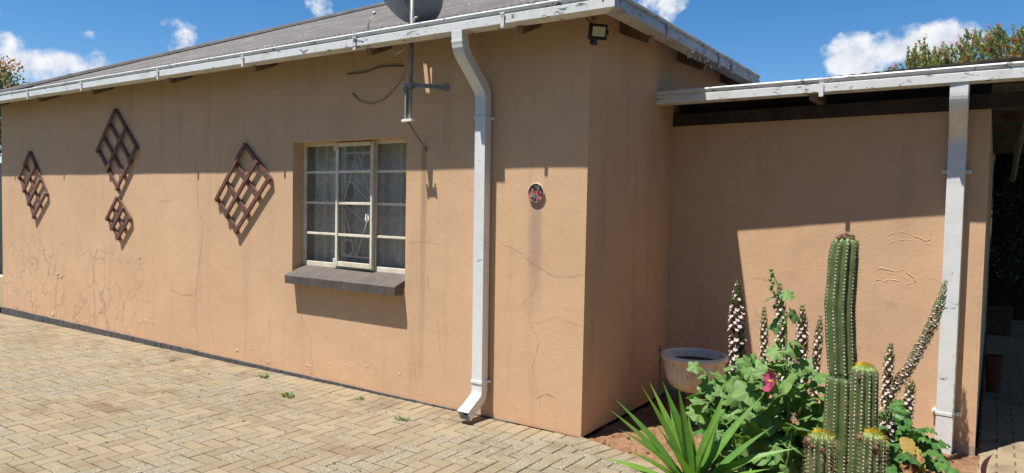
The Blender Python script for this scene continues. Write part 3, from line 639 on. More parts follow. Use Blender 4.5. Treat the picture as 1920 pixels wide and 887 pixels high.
# sill of sloping bricks
sm = MB(); n = 13; X0, X1 = -3.045, -1.672
for i in range(n):
    a = X0+(X1-X0)*i/n+.001; c = X0+(X1-X0)*(i+1)/n-.001; o = rnd.uniform(-.002, .002)
    sec = [(.118, 1.003), (-.098+o, .926+o), (-.106+o, .918+o), (-.100, .846+o), (-.002, .868), (.118, .9)]
    sm.add([(x, y, z) for x in (a, c) for y, z in sec], [(0, 1, 2, 3, 4, 5)[::-1], (6, 7, 8, 9, 10, 11)]+[(k, (k+1) % 6, 6+(k+1) % 6, 6+k) for k in range(6)])
sm.box(X0+.004, X1-.004, -.094, .10, .85, .90)
sm.build('window_sill', 'sill', house)
# room behind the window
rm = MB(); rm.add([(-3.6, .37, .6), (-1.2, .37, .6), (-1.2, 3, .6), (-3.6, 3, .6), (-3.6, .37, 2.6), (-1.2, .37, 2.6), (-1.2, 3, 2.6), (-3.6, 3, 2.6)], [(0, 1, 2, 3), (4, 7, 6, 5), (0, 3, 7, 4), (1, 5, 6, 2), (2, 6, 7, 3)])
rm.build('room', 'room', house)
cu = MB(); P = []
for i in range(221):
    x = -3.10+1.5*i/220; P.append([(x, .25+.026*math.sin(x*46+2*math.sin(x*5))+.012*math.sin(x*93+1), z) for z in (.99, 1.2, 1.5, 1.8, 2.1, 2.2)])
cu.grid(P); tag(cu.build('lace_curtain', 'lace', smooth=True), 'grey white lace curtain hanging in folds behind the window panes', 'curtain')

# ================================================================ annex with its low roof
annex = thing('annex', 'tan plastered wing under a low sheet roof with flaking white gutter, right of the recess', 'building', (0, 0, 0))
CA = R(4.1803); GA = R(1.8824)
def Cp(t, off, z): return (t*math.cos(CA)-off*math.sin(CA), 1.5273-t*math.sin(CA)-off*math.cos(CA), z)
aw = MB(); TW = 2.271
aw.grid([[Cp(TW*i/18-.004*0, .0018*nz3(i*.6, j*.6)*(0 < i < 18), -.03+(2.33)*j/16) for j in range(17)] for i in range(19)])
# rounded outer corner then the side of the passage
cx, cy = Cp(TW, 0, 0)[:2]
rows = []
for k in range(7):
    a = k/6*math.pi/2; px = cx-.02+.02*math.sin(a); py = cy+.02-.02*math.cos(a); rows.append([(px+(0 if k else -.0), py, -.03+2.33*j/8) for j in range(9)])
aw.grid([[Cp(TW-.019, 0, -.03+2.33*j/8) for j in range(9)]]+rows)
aw.grid([[(cx, cy+.02+(9-cy)*i/10, -.03+2.33*j/8) for j in range(9)] for i in range(11)])
awall = aw.build('wall', 'wallc', annex)
bl = MB()
def ridgeline(pts, wd=.012, h=.006):
    bl = MB(); dn = []
    for (a, c), (d, e) in zip(pts, pts[1:]):
        for q in range(4): dn.append((a+(d-a)*q/4+rnd.uniform(-.007, .007), c+(e-c)*q/4+rnd.uniform(-.006, .006)))
    dn.append(pts[-1]); bl.tube([Cp(a, -.001, c) for a, c in dn], [h*rnd.uniform(.3, .85)*(.3 if i in (0, len(dn)-1) else 1) for i in range(len(dn))], 6); place(bl.build('blister', 'wallc', smooth=True), awall)
ridgeline([(1.62, 1.40), (1.70, 1.45), (1.78, 1.47), (1.86, 1.44), (1.93, 1.41), (1.96, 1.43)], h=.0045); ridgeline([(1.68, 1.36), (1.75, 1.41), (1.85, 1.42), (1.94, 1.385)], h=.0035); ridgeline([(1.92, 1.40), (1.97, 1.38)], h=.0035)
ridgeline([(1.60, 1.17), (1.66, 1.205), (1.74, 1.18), (1.79, 1.20), (1.86, 1.155), (1.88, 1.12), (1.82, 1.10), (1.76, 1.125), (1.68, 1.11), (1.61, 1.125)], h=.005); ridgeline([(1.70, 1.17), (1.78, 1.155), (1.84, 1.13)], h=.004)
ridgeline([(.93, 1.02), (.99, .99), (1.03, .98)], h=.0025); ridgeline([(1.0, .965), (1.045, .975)], h=.003)
for pts, wd in (([(.72, 1.07), (.85, 1.05), (.95, 1.01)], .003), ([(1.95, 1.15), (2.05, 1.13), (2.2, 1.12)], .003), ([(.5, 2.1), (.505, 2.07)], .004)): cs = MB(); strip(cs, pts, wd, 'C'); place(cs.build('crack', 'crack'), awall)
m = MB(); m.add([Cp(t, o, z) for t in (-.02, TW+.002) for o, z in ((0, -.06), (.006, -.06), (.006, .045), (0, .045))], [(0, 1, 2, 3), (7, 6, 5, 4), (0, 4, 5, 1), (1, 5, 6, 2), (2, 6, 7, 3)]); m.build('plinth', simple('rough_concrete_plinth', (.34, .27, .21), .9, .25, 12, .8, dark=(.15, .12, .1)), annex)
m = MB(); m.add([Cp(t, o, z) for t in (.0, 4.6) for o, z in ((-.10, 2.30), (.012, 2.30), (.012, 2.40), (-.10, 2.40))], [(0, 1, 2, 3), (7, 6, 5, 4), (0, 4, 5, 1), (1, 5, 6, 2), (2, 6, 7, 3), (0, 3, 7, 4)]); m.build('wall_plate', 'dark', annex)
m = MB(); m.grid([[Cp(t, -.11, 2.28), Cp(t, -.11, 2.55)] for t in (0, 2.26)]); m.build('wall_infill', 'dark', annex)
def Gp(t, off, z): return (t*math.cos(GA)-off*math.sin(GA), 1.1371-t*math.sin(GA)-off*math.cos(GA), z)
def zroof(x, y): return 2.518+.027*x+.006*(y-1.1)
rc2 = MB(); x = 0.004; P = []
while x < 4.7:
    yy = [1.1371-x*math.sin(GA)+.05, 1.8, 2.6, 4.5, 6.5, 10.3]
    if x < .34: yy = [yy[0], 1.8, 2.2, 2.6, 3, 3.2]
    P.append([(x, y, zroof(x, y)+corr(x)*.4) for y in yy]); x += .0127
rc2.grid(P); rc2.build('roof', 'roof', annex)
m = MB()
for y in (1.60, 2.85, 4.05, 5.35, 6.6, 7.7, 8.8):
    m = MB(); m.box(2.0 if y > 1.7 else .01, 4.6, y-.025, y+.025, zroof(2.3, y)-.095, zroof(2.3, y)-.018); m.build('purlin', 'timber', annex)
for x in (1.20,):
    m = MB(); m.box(x-.025, x+.025, 1.13, 1.57 if x < 2.2 else 9.2, 2.40, 2.475); m.build('rafter', 'timber', annex)
prc = [(o-E_, z-ZG) for o, z in pr_]
gc = MB(); GZ = 2.4418
sc_ = (2.5456-GZ)/(ZT-ZG)
gc.rings([[Gp(t, o, GZ+z*sc_+wob(t, 21, .002)*(k > 0)) for o, z in prc] for k, t in [(q, .002+4.7*q/34) for q in range(35)]])
gutc = gc.build('gutter', 'gutc', annex)
m = MB(); m.add([Gp(.0035, o, GZ+z*sc_) for o, z in prc[:11]], [tuple(range(11))]); place(m.build('end_cap', 'gutc'), gutc)
for t in (1.262, 3.1):
    m = MB(); m.add([Gp(t+a, o, z) for a in (-.015, .015) for o, z in ((.003, GZ-.03), (.009, GZ-.03), (.009, GZ+.068), (.003, GZ+.068))], [(0, 1, 2, 3), (7, 6, 5, 4), (0, 4, 5, 1), (1, 5, 6, 2), (2, 6, 7, 3), (0, 3, 7, 4)]); place(m.build('bracket', 'gutc'), gutc)
# downpipe of the annex
g0 = Gp(2.092, -.05, 2.45); B0 = Vector((g0[0], g0[1], 2.455)); B1 = Vector((2.092, 1.085+.035, 2.33)); B2 = Vector((2.088, 1.325, 2.12)); B3 = Vector((2.088, 1.325, -.03))
path = [B0]+bend(B0, B1, B2, .05, 7)+bend(B1, B2, B3, .05, 9)+[Vector((2.088, 1.325, 1.2)), B3]
m = rect_pipe(path, .0515, .038, -CA, (9, 11, 13, 15)); dpc = m.build('downpipe', 'pipec', annex, bevel=.003)
for z in (1.885, .245):
    m = MB(); mt_ = Matrix.Translation((2.088, 1.325, z)) @ Matrix.Rotation(-CA, 4, 'Z'); m.box(-.055, .055, -.042, .05, -.011, .011, mt_)
    for s_ in (-1, 1): m.box(min(s_*.05, s_*.08), max(s_*.05, s_*.08), .02, .05, -.012, .012, mt_); m.tube([mt_ @ Vector((s_*.075, .02, 0)), mt_ @ Vector((s_*.075, .01, 0))], .012, 8)
    place(m.build('pipe_strap', 'pipec', bevel=.002), dpc)

# ================================================================ things on the wall
def trellis(T_, L_, B_, R_, n1, n2, label, wd):
    c = (Vector(T_)+Vector(B_))/2; t = thing('trellis', label, 'trellis', (c.x, 0, min(B_[2], T_[2])), 'dark red wooden diamond trellises on the wall')
    T_, L_, B_, R_ = map(Vector, (T_, L_, B_, R_))
    def slat(p, q, y0, y1):
        d = (q-p).normalized(); p = p-d*wd*.5; q = q+d*wd*.5; nn = Vector((-d.z, 0, d.x))*wd/2; m = MB()
        vs = [Vector((v.x, y, v.z)) for y in (y0, y1) for v in (p-nn, q-nn, q+nn, p+nn)]
        m.add(vs, [(0, 3, 2, 1), (4, 5, 6, 7), (0, 1, 5, 4), (1, 2, 6, 5), (2, 3, 7, 6), (3, 0, 4, 7)]); m.build('slat', 'wood', t, bevel=.002)
    for i in range(n2): k = i/(n2-1); slat(T_.lerp(L_, k), R_.lerp(B_, k), -.026, -.008)
    for i in range(n1): k = i/(n1-1); slat(L_.lerp(B_, k), T_.lerp(R_, k), -.046, -.0265)
trellis((-8.414, 0, 2.167), (-8.735, 0, 1.839), (-8.312, 0, 1.315), (-7.947, 0, 1.628), 4, 3, 'brown diamond lattice nearest the far left end of the wall, with three rows of cells', .042)
trellis((-6.191, 0, 2.60), (-6.600, 0, 2.150), (-6.146, 0, 1.70), (-5.734, 0, 2.160), 3, 4, 'upper of the two stacked brown diamond lattices, mostly in the eave shade', .042)
trellis((-6.155, 0, 1.585), (-6.380, 0, 1.345), (-6.122, 0, 1.128), (-5.885, 0, 1.360), 3, 3, 'smallest brown diamond lattice, hung below a larger one in full sun', .04)
trellis((-3.750, 0, 2.125), (-4.200, 0, 1.600), (-3.877, 0, 1.290), (-3.372, 0, 1.805), 3, 4, 'large brown diamond lattice closest to the window, crossing the shadow line', .04)
# ceramic plate
m = MB(); c = Vector((-.4015, 0, 1.693)); N_ = 32
def cr(rx, y): return [(c.x+rx*math.cos(2*math.pi*k/N_), y, c.z+rx*1.04*math.sin(2*math.pi*k/N_)) for k in range(N_)]
m.rings([cr(.045, -.006), cr(.066, -.016), cr(.068, -.020), cr(.063, -.021)], cap=False)
pt = thing('wall_plate', 'small round ceramic plate painted with pink flowers, hung right of the downpipe', 'plate', (c.x, 0, c.z))
m.build('rim', simple('glazed_rim', (.62, .5, .42), .3, .1, 30), pt, smooth=True)
m = MB(); m.rings([cr(.0635, -.0205), cr(.05, -.0185), cr(.001, -.0175)], cap=False); m.build('painted_face', 'floral', pt, smooth=True)
# floodlight on the corner
fl0 = Vector((.075, -.04, 2.765)); fd = thing('floodlight', 'black floodlight with glass front under the corner of the eaves', 'floodlight', (0, .0, 2.745))
q = Vector((.72, -.66, -.22)).normalized().to_track_quat('Y', 'Z').to_matrix().to_4x4(); mt_ = Matrix.Translation(fl0) @ q @ Matrix.Scale(.76, 4)
m = MB(); m.box(-.082, .082, -.03, .018, -.068, .068, mt_); m.build('housing', 'black', fd, bevel=.006)
m = MB(); m.box(-.058, .058, .0185, .0225, -.038, .045, mt_); m.build('glass_front', 'panel', fd)
m = MB(); m.box(-.04, -.0, .023, .0245, -.016, .028, mt_); m.build('light_panel', 'led', fd)
m = MB(); m.tube([mt_ @ Vector((-.095, -.01, 0)), mt_ @ Vector((-.07, -.01, 0))], .018, 10); m.box(0, .03, -.01, .04, 2.70, 2.78); m.tube([(.02, .02, 2.74), mt_ @ Vector((-.09, -.01, 0))], .012, 6); m.build('mounting_arm', 'black', fd)
m = MB(); m.tube([(.004, -.002, 2.83), (-.02, -.05, 2.88), (-.06, -.2, 2.93)], .004, 5); m.build('lead', 'black', fd)
# satellite dish on its pole
XP, YP = -1.468, -.172
sd = thing('satellite_dish', 'grey satellite dish on a galvanised pole bracketed to the wall above the window', 'satellite dish', (XP, 0, 2.02))
m = MB(); m.tube([(XP-.008, YP, 2.24), (XP, YP, 2.6), (XP+.004, YP, 3.4)], .0165, 12); m.build('pole', 'steel', sd, smooth=True)
m = MB(); m.box(XP-.045, XP+.03, YP-.03, YP-.018, 2.495, 2.525); m.box(XP-.05, XP+.02, YP+.018, YP+.03, 2.49, 2.53)
m.add([(XP, YP-.02, 2.50), (-1.245, -.004, 2.485), (-1.245, -.004, 2.52), (XP, YP-.02, 2.53), (XP, YP-.016, 2.50), (-1.241, -.001, 2.485), (-1.241, -.001, 2.52), (XP, YP-.016, 2.53)], [(0, 1, 2, 3), (4, 7, 6, 5), (3, 2, 6, 7), (0, 4, 5, 1)])
m.box(-1.265, -1.225, -.006, -.001, 2.475, 2.53); m.tube([(XP-.04, YP-.03, 2.49), (XP-.04, YP-.03, 2.44)], .008, 6); m.build('upper_bracket', 'steel', sd)
m = MB(); m.box(XP-.035, XP-.022, YP-.03, YP-.005, 2.25, 2.50); m.build('stay_bar', simple('grey_green_steel', (.30, .33, .31), .45, .15, 9), sd)
m = MB(); m.box(XP-.055, XP+.045, YP-.035, YP-.012, 2.232, 2.250); m.tube([(XP-.05, YP-.04, 2.235), (XP-.05, YP, 2.235)], .009, 6); m.tube([(XP+.035, YP-.04, 2.24), (XP+.035, YP, 2.24)], .009, 6); m.build('clamp', 'bars', sd)
m = MB(); m.tube([(XP-.02, YP-.01, 2.235), (-1.458, -.004, 2.03)], .0095, 8); m.tube([(-1.458, -.022, 2.035), (-1.458, 0, 2.03)], .018, 8); m.build('strut', simple('rusty_strut', (.30, .23, .14), .5, .3, 12, metal=.3), sd)
dm = MB(); tilt = R(33); nrm = Vector((.10, math.cos(tilt), math.sin(tilt))).normalized(); uu = nrm.cross(Vector((0, 0, 1))).normalized(); vv = uu.cross(nrm).normalized()
dc = Vector((-1.575, -.20, 3.275)); rings = []
for (r_, d_) in ((.35, .066), (.354, .064), (.350, .058), (.25, .025), (.13, .0), (.05, -.010), (.002, -.012)):
    rings.append([dc+uu*r_*math.cos(a)+vv*r_*1.0*math.sin(a)+nrm*(d_+.03) for a in [2*math.pi*k/48 for k in range(48)]])
rings = [[p for p in r_] for r_ in rings]; inner = [[p+nrm*.004 for p in r_] for r_ in rings[::-1][0:6]]
dm.rings(rings+inner, cap=False); dm.build('reflector', 'dish', sd, smooth=True)
m = MB(); e0 = dc-vv*.335+nrm*.07; m.add([dc-uu*.035+nrm*.02, e0-uu*.025-nrm*.03, e0-uu*.04-nrm*.012, dc-uu*.06+nrm*.0-nrm*.03], [(0, 1, 2, 3)]); m.tube([dc-uu*.035-nrm*.01, e0-uu*.035-nrm*.03], .008, 6); m.build('feed_arm', simple('pale_arm', (.5, .52, .53), .4, .1, 9), sd)
m = MB(); a0 = dc-uu*.27-vv*.14+nrm*.03
P0 = Vector((-1.83, -.20, 3.10)); m.tube([P0, P0+Vector((-.02, -.01, .01))], .014, 8)
for k in range(3):
    o = Vector((.006*k, -.004*k, -.008*k)); m.tube([P0+o, P0+Vector((-.07, 0, -.03))+o*2, P0+Vector((-.09, 0, -.10))+o*2, P0+Vector((-.02, 0, -.135))+o, P0+Vector((.08, 0, -.13)), P0+Vector((.14, 0, -.125)), P0+Vector((.17, .0, -.19))], .004, 6)
for k in range(3): m.tube([(XP-.18+.03*k, -.20, 2.80), (XP-.13, -.21, 2.765-.008*k), (XP-.06, -.205, 2.775), (XP-.02, -.2, 2.81)], .003, 5)
m.tube([(XP+.03, YP-.02, 2.92), (XP+.035, YP-.02, 2.99), (XP+.06, YP-.02, 3.02), (XP+.075, YP-.02, 3.015)], .009, 6); m.tube([(XP-.09, YP, 2.93), (XP-.02, YP-.02, 2.99)], .004, 5)
m.build('dish_cable', 'cable', sd, smooth=True)
m = MB(); m.tube([(XP-.06, -.14, 2.79), (-1.60, -.06, 2.72), (-1.70, -.01, 2.62), (-1.80, -.008, 2.53), (-1.92, -.008, 2.45), (-2.07, -.008, 2.428), (-2.20, -.008, 2.462), (-2.285, -.008, 2.53)], [.003]*3+[.004]*4+[.008], 6)
tag(m.build('loose_cable', 'twig', smooth=True), 'thin wall-coloured cable sagging in a curve on the wall left of the dish pole', 'cable')
m = MB(); m.tube([(-2.35, -.008, 2.70), (-2.22, -.009, 2.695), (-2.10, -.009, 2.70), (-1.97, -.010, 2.725), (-1.85, -.009, 2.722), (-1.70, -.008, 2.71)], .006, 6)
tag(m.build('painted_cable', simple('dark_cable', (.17, .11, .08), .8, .2, 20), smooth=True), 'short dark cable lying almost level on the wall just under the eaves', 'cable')

# ================================================================ left boundary
m = MB(); m.box(-14, -9.6, .5, .65, -.2, .29); tag(m.build('boundary_wall', 'cream'), 'low cream wall glimpsed past the far left end of the house', 'wall')
m = MB()
for k in range(24): m.box(-14.2+k*.19, -14.2+k*.19+.17, .90, .92, -.2, 2.15)
tag(m.build('panel_fence', 'fence'), 'dark upright panel fence behind the low cream wall', 'fence')

# ================================================================ plants
def frame(d, up=Vector((0, 0, 1))):
    d = d.normalized(); s_ = d.cross(up); s_ = s_.normalized() if s_.length > 1e-4 else Vector((1, 0, 0)); return d, s_, s_.cross(d)
def mallow_leaf(mb, c, tip, nrm, r_, lobes=5):
    # c petiole joint, tip direction, nrm leaf normal
    nrm = nrm.normalized(); t = (tip-nrm*tip.dot(nrm)).normalized(); s_ = nrm.cross(t); K_ = 64; bend_ = rnd.uniform(-.35, .1); lobes = rnd.choice((5, 5, 7)); vs = [c]; uv = [(0, 0)]; ph = rnd.random()*6
    for ring in (.55, 1.):
        for i in range(K_):
            a = -math.pi*.93+2*math.pi*.93*i/(K_-1); lob = 1-(2/math.pi)*math.asin(min(1, abs(math.sin(a*lobes/2)))); lobv = .66+.36*lob**.8
            rr_ = r_*ring*(lobv if ring == 1 else .9*(.85+.15*lob))*(1.0+.12*math.cos(a)); 
            if ring == 1: rr_ *= 1+.045*math.sin(i*2.7+ph)+rnd.uniform(-.03, .03)
            fold = -.09*r_*(1-lob)*ring*ring + .13*r_*math.sin(a*2+ph)*ring**2 + bend_*r_*ring**2*math.cos(a-ph) - .12*r_*ring**2
            vs.append(c+t*math.cos(a)*rr_+s_*math.sin(a)*rr_+nrm*(fold)); uv.append(((1-lob)*ring*1.0 if True else 1, ring))
    fs = []
    for i in range(K_-1): fs.append((0, 1+i, 2+i)); fs.append((1+i, 1+K_+i, 2+K_+i, 2+i))
    # vein coordinate: distance from the lobe axes
    uv = [(0, 0)]+[((1-abs(math.cos((-math.pi*.93+2*math.pi*.93*i/(K_-1))*lobes/2)))*ring, 1) for ring in (.55, 1.) for i in range(K_)]
    mb.tint = rnd.random(); mb.add(vs, fs, uv)
def long_leaf(mb, pts, wmax, nrm0, lob=0, fold=.25, prof=None, curl=0):
    pts = [Vector(p) for p in pts]; n_ = len(pts); vs = []; uv = []
    for i, p in enumerate(pts):
        t = i/(n_-1); d = (pts[min(i+1, n_-1)]-pts[max(i-1, 0)]).normalized(); s_ = d.cross(nrm0).normalized(); up = s_.cross(d).normalized()
        w_ = wmax*(prof(t) if prof else math.sin(math.pi*min(1, t*.9+.08))**.7); 
        if lob: w_ *= (.72+.38*abs(math.sin(t*lob*math.pi)))
        wv_ = curl*math.sin(t*lob*math.pi*2) if lob else 0
        for k, q in enumerate((-1, -.5, 0, .5, 1)):
            vs.append(p+s_*q*w_+up*(fold*w_*abs(q)**1.3+wv_*w_*abs(q))); uv.append((abs(q), t))
    mb.add(vs, [(i*5+k, i*5+k+1, (i+1)*5+k+1, (i+1)*5+k) for i in range(n_-1) for k in range(4)], uv)
def bez(p0, p1, p2, n_): return [p0*(1-t)**2+p1*2*t*(1-t)+p2*t*t for t in [i/(n_-1) for i in range(n_)]]
# --- sword-leaved yucca at the front of the bed
yc = Vector((1.03, -.62, .02)); camd = Vector((-.56, .827, 0)); camr = Vector((.827, .561, 0))
def fromview(sx_, sz, dd):       # horizontal across, up, depth away - in metres from the plant's foot
    return yc+camr*sx_+Vector((0, 0, sz))+camd*dd
yt = thing('yucca', 'bright green spiky plant with long sword leaves at the front of the flower bed', 'plant', yc)
ymb = MB(); ymb.useuv = True
tips = [(-.475, .50, .0), (-.43, .53, .1), (-.295, .62, .05), (-.225, .61, .18), (-.165, .63, .12), (-.11, .655, .0), (-.44, .43, -.12), (-.42, .35, -.2), (-.26, .48, -.18), (-.225, .42, -.3),
        (.11, .53, -.1), (.175, .58, .1), (.215, .57, .2), (.395, .57, .1), (.40, .44, -.05), (.515, .34, -.1), (.30, .30, -.3), (-.05, .40, .42), (.2, .34, .42), (-.3, .3, .35), (.45, .2, .2), (-.5, .2, .1), (.05, .28, -.45), (-.15, .25, -.42), (.38, .14, -.3), (-.38, .12, -.32), (-.02, .45, .1), (.03, .4, -.05)]
for (a, h_, dd) in tips:
    p2 = fromview(a, h_, dd); p0 = yc+Vector((rnd.uniform(-.02, .02), rnd.uniform(-.02, .02), rnd.uniform(.0, .07))); mid = (p0+p2)/2+Vector((0, 0, .02+.06*abs(a))) - (p2-p0).cross(Vector((0, 0, 1)))*.02
    nv = (Vector((0, 0, 1))*.4 + Vector((p0.x-p2.x, p0.y-p2.y, 0))*1.0 + Vector((0, -.25, .3))); ymb.tint = rnd.random()
    nv = nv.normalized(); long_leaf(ymb, bez(p0, mid, p2, 14), rnd.uniform(.023, .031), nv, fold=.6, prof=lambda t: (.75+.5*math.sin(math.pi*min(1, t*1.05)))*(1-max(0, (t-.45)/.55)**1.5)*.9+.004)
ymb.build('foliage', 'yucca', yt, smooth=True)
m = MB(); m.tube([yc-Vector((0, 0, .06)), yc+Vector((0, 0, .08))], .04, 10); m.build('stem', 'bark', yt)

# --- flower spikes of acanthus
def spike(parent, pts, r0=.026, dens=.02, dark=.5, tipgreen=True, bare=0, label=None):
    r0 *= 1.3; dens *= 1.08
    pts = [Vector(p) for p in pts]
    # resample
    seg = [(pts[i+1]-pts[i]).length for i in range(len(pts)-1)]; Ltot = sum(seg)
    def at(s_):
        for i, l_ in enumerate(seg):
            if s_ <= l_ or i == len(seg)-1: return pts[i]+(pts[i+1]-pts[i])*(s_/l_), (pts[i+1]-pts[i]).normalized()
            s_ -= l_
    m = MB(); m.mt = 0; m.tint = rnd.random(); m.tube([at(Ltot*i/12)[0] for i in range(13)], [.0065*(1-.5*i/12) for i in range(13)], 6)
    pm = MB(); s_ = bare; k = 0
    while s_ < Ltot:
        p, d = at(s_); f = s_/Ltot; _, a_, b2 = frame(d, Vector((.3, .9, .1))); r_ = r0*(1.0 if f < .85 else max(.35, 1-(f-.85)*4.2))
        nb = 5
        for q in range(nb):
            an = q*2*math.pi/nb+k*.8+rnd.uniform(-.2, .2); o = a_*math.cos(an)+b2*math.sin(an); sd_ = d.cross(o)
            m.mt = 1 if (rnd.random() > (.15 if f < .8 else .6) or not tipgreen) else 2; m.tint = rnd.random()
            L1 = r_*rnd.uniform(.95, 1.6); wv_ = r_*.30
            b0 = p+o*.004; b1 = p+o*r_*.7+d*L1*.30; b3 = p+o*r_*1.05+d*L1*.95
            m.add([b0, b1-sd_*wv_+d*.002, b1+o*.004+d*.008, b1+sd_*wv_+d*.002, b3, b1-d*.006+o*.002], [(0, 1, 2), (0, 2, 3), (1, 4, 2), (2, 4, 3), (0, 5, 1), (1, 5, 4), (0, 3, 5), (3, 4, 5)])
            if rnd.random() < (.80 if f < .9 else .35):
                pm.tint = rnd.random()**1.5; pb = p+o*r_*.35-d*.002; pl_ = r_*rnd.uniform(.6, .95); w2 = r_*.27; e_ = pb+o*pl_*.9-d*pl_*.18
                pm.add([pb, pb+o*pl_*.6-sd_*w2+d*.003, pb+o*pl_*.55+d*.002, pb+o*pl_*.6+sd_*w2+d*.003, e_-sd_*w2*.9-d*.004, e_+o*.003-d*.008, e_+sd_*w2*.9-d*.004], [(0, 2, 1), (0, 3, 2), (1, 2, 5, 4), (2, 3, 6, 5)])
        s_ += dens*rnd.uniform(.85, 1.15); k += 1
    o = m.build('flower_spike', ['stemy', 'bract', 'bractg'], parent)
    if label: o['label'] = label
    pp_ = pm.build('petals', 'petal'); place(pp_, o)
    return o
def acanthus_leaves(parent, specs, name='foliage', mat='acanth'):
    mb = MB(); mb.useuv = True
    for (b0, tip, wd, lift) in specs:
        b0 = Vector(b0); tip = Vector(tip); mb.tint = rnd.random(); mid = (b0+tip)/2+Vector((0, 0, lift))
        long_leaf(mb, bez(b0, mid, tip, 42), wd, Vector((0, -.25, 1)), lob=6.5, fold=-.15, curl=.22, prof=lambda t: .12+.95*math.sin(math.pi*(t**.8))**.65 if t < .97 else .2)
    return mb.build(name, mat, parent, smooth=True)
al = thing('acanthus', 'left clump of tall acanthus with white and purple flower spikes beside the planter bowl', 'plant', (1.15, .25, 0))
spike(al, [(1.02, .14, .02), (1.02, .14, .40), (1.016, .14, .70), (1.005, .146, .95), (.998, .148, 1.14)], .040, .019, bare=.42, label='thickest flower spike, on the far left')
spike(al, [(1.16, .23, .02), (1.156, .233, .60), (1.15, .236, .80), (1.142, .238, 1.0)], .022, .021, bare=.45)
spike(al, [(1.25, .29, .02), (1.245, .291, .55), (1.235, .293, .9), (1.216, .296, 1.14)], .030, .022, bare=.40)
spike(al, [(1.36, .355, .02), (1.352, .36, .50), (1.347, .368, .8), (1.341, .372, 1.0)], .031, .022, bare=.3)
spike(al, [(1.42, .40, .02), (1.423, .411, .55), (1.43, .42, .75), (1.435, .432, .94)], .023, .022, bare=.35)
spike(al, [(1.30, .20, .02), (1.305, .20, .45), (1.31, .20, .70), (1.315, .2, .78)], .030, .022, bare=.2)
sp_ = []
for k in range(20):
    a = rnd.uniform(0, 2*math.pi); r1 = rnd.uniform(.16, .34); bx_ = 1.2+rnd.uniform(-.22, .25); by_ = .2+rnd.uniform(-.15, .12); sp_.append(((bx_, by_, .05), (bx_+math.cos(a)*r1, by_+math.sin(a)*r1*.8, rnd.uniform(.08, .38)), rnd.uniform(.05, .075), .22))
acanthus_leaves(al, sp_)
ar = thing('acanthus', 'right clump of acanthus with glossy leaves and one long curving spike reaching the downpipe', 'plant', (1.85, .62, 0))
spike(ar, [(1.78, .50, .05), (1.79, .55, .35), (1.835, .60, .51), (1.90, .68, .62), (1.955, .80, .75), (2.012, .93, .90), (2.045, 1.03, 1.04), (2.064, 1.10, 1.16)], .027, .0185, bare=.40, label='long curving flower spike leaning right')
spike(ar, [(1.80, .62, .05), (1.802, .60, .45), (1.808, .60, .65), (1.815, .605, .79)], .026, .022, bare=.35)
spike(ar, [(1.90, .60, .05), (1.915, .59, .30), (1.925, .60, .47), (1.935, .605, .58)], .028, .021, bare=.28)
spike(ar, [(1.83, .40, .05), (1.833, .40, .25), (1.835, .40, .43)], .032, .018, bare=.10, tipgreen=True)
sp_ = []
for k in range(120):
    a = rnd.uniform(-.6, 2*math.pi-.9); r1 = rnd.uniform(.12, .30); bx_ = 1.86+rnd.uniform(-.10, .10); by_ = (.42+rnd.uniform(-.28, .20)) if bx_ < 1.84 else .50+rnd.uniform(-.12, .12); h_ = rnd.uniform(.04, .50)*(1-.5*(r1-.10)/.17)
    sp_.append(((bx_, by_, .08), (bx_+math.cos(a)*r1, by_+math.sin(a)*r1, h_), rnd.uniform(.036, .058), .12+h_*.3))
acanthus_leaves(ar, sp_)
ol = acanthus_leaves(ar, [((1.93, .36, .30), (1.99, .10, .20), .034, .08), ((1.96, .36, .26), (2.05, .16, .17), .026, .06)], 'yellow_leaf', 'yellowleaf'); ol['label'] = 'yellow and brown dying leaf'
dl = MB(); dl.useuv = True
for k in range(4): dl.tint = rnd.random(); q0 = Vector((1.98+rnd.uniform(-.03, .04), .16+rnd.uniform(-.03, .03), .16)); long_leaf(dl, bez(q0+Vector((.0, .05, .08)), q0+Vector((.02, -.02, .10)), q0+Vector((rnd.uniform(-.06, .06), -.08, -.06)), 20), .03, Vector((rnd.uniform(-1, 1), -.6, .5)), lob=4, fold=.8, curl=.5)
dl.build('dry_leaf', 'drybrown', ar, smooth=True)

# --- mallow / hollyhock
hh = thing('hollyhock', 'tall leafy hollyhock with lobed green leaves and one magenta flower', 'plant', (1.25, .05, 0))
sm_ = MB(); lm = MB(); lm.useuv = True
stems = [[(1.41, -.11, .0), (1.405, -.115, .15), (1.385, -.11, .5), (1.371, -.108, .68), (1.351, -.106, .98), (1.316, -.12, 1.16), (1.272, -.146, 1.262)],
         [(1.05, .02, .0), (.98, -.02, .3), (.93, -.05, .5), (.885, -.10, .62)], [(1.15, .0, 0), (1.12, .0, .4), (1.08, .02, .70)], [(1.30, .05, 0), (1.33, .08, .4), (1.38, .12, .68)], [(1.45, .0, 0), (1.52, .02, .3), (1.55, .05, .55)], [(1.2, -.2, 0), (1.15, -.25, .2), (1.12, -.28, .38)], [(1.38, -.2, 0), (1.42, -.26, .2), (1.45, -.30, .40)]]
for s_ in stems: sm_.tint = rnd.random(); sm_.tube(s_, [.010*(1-.6*i/(len(s_)-1)) for i in range(len(s_))], 7)
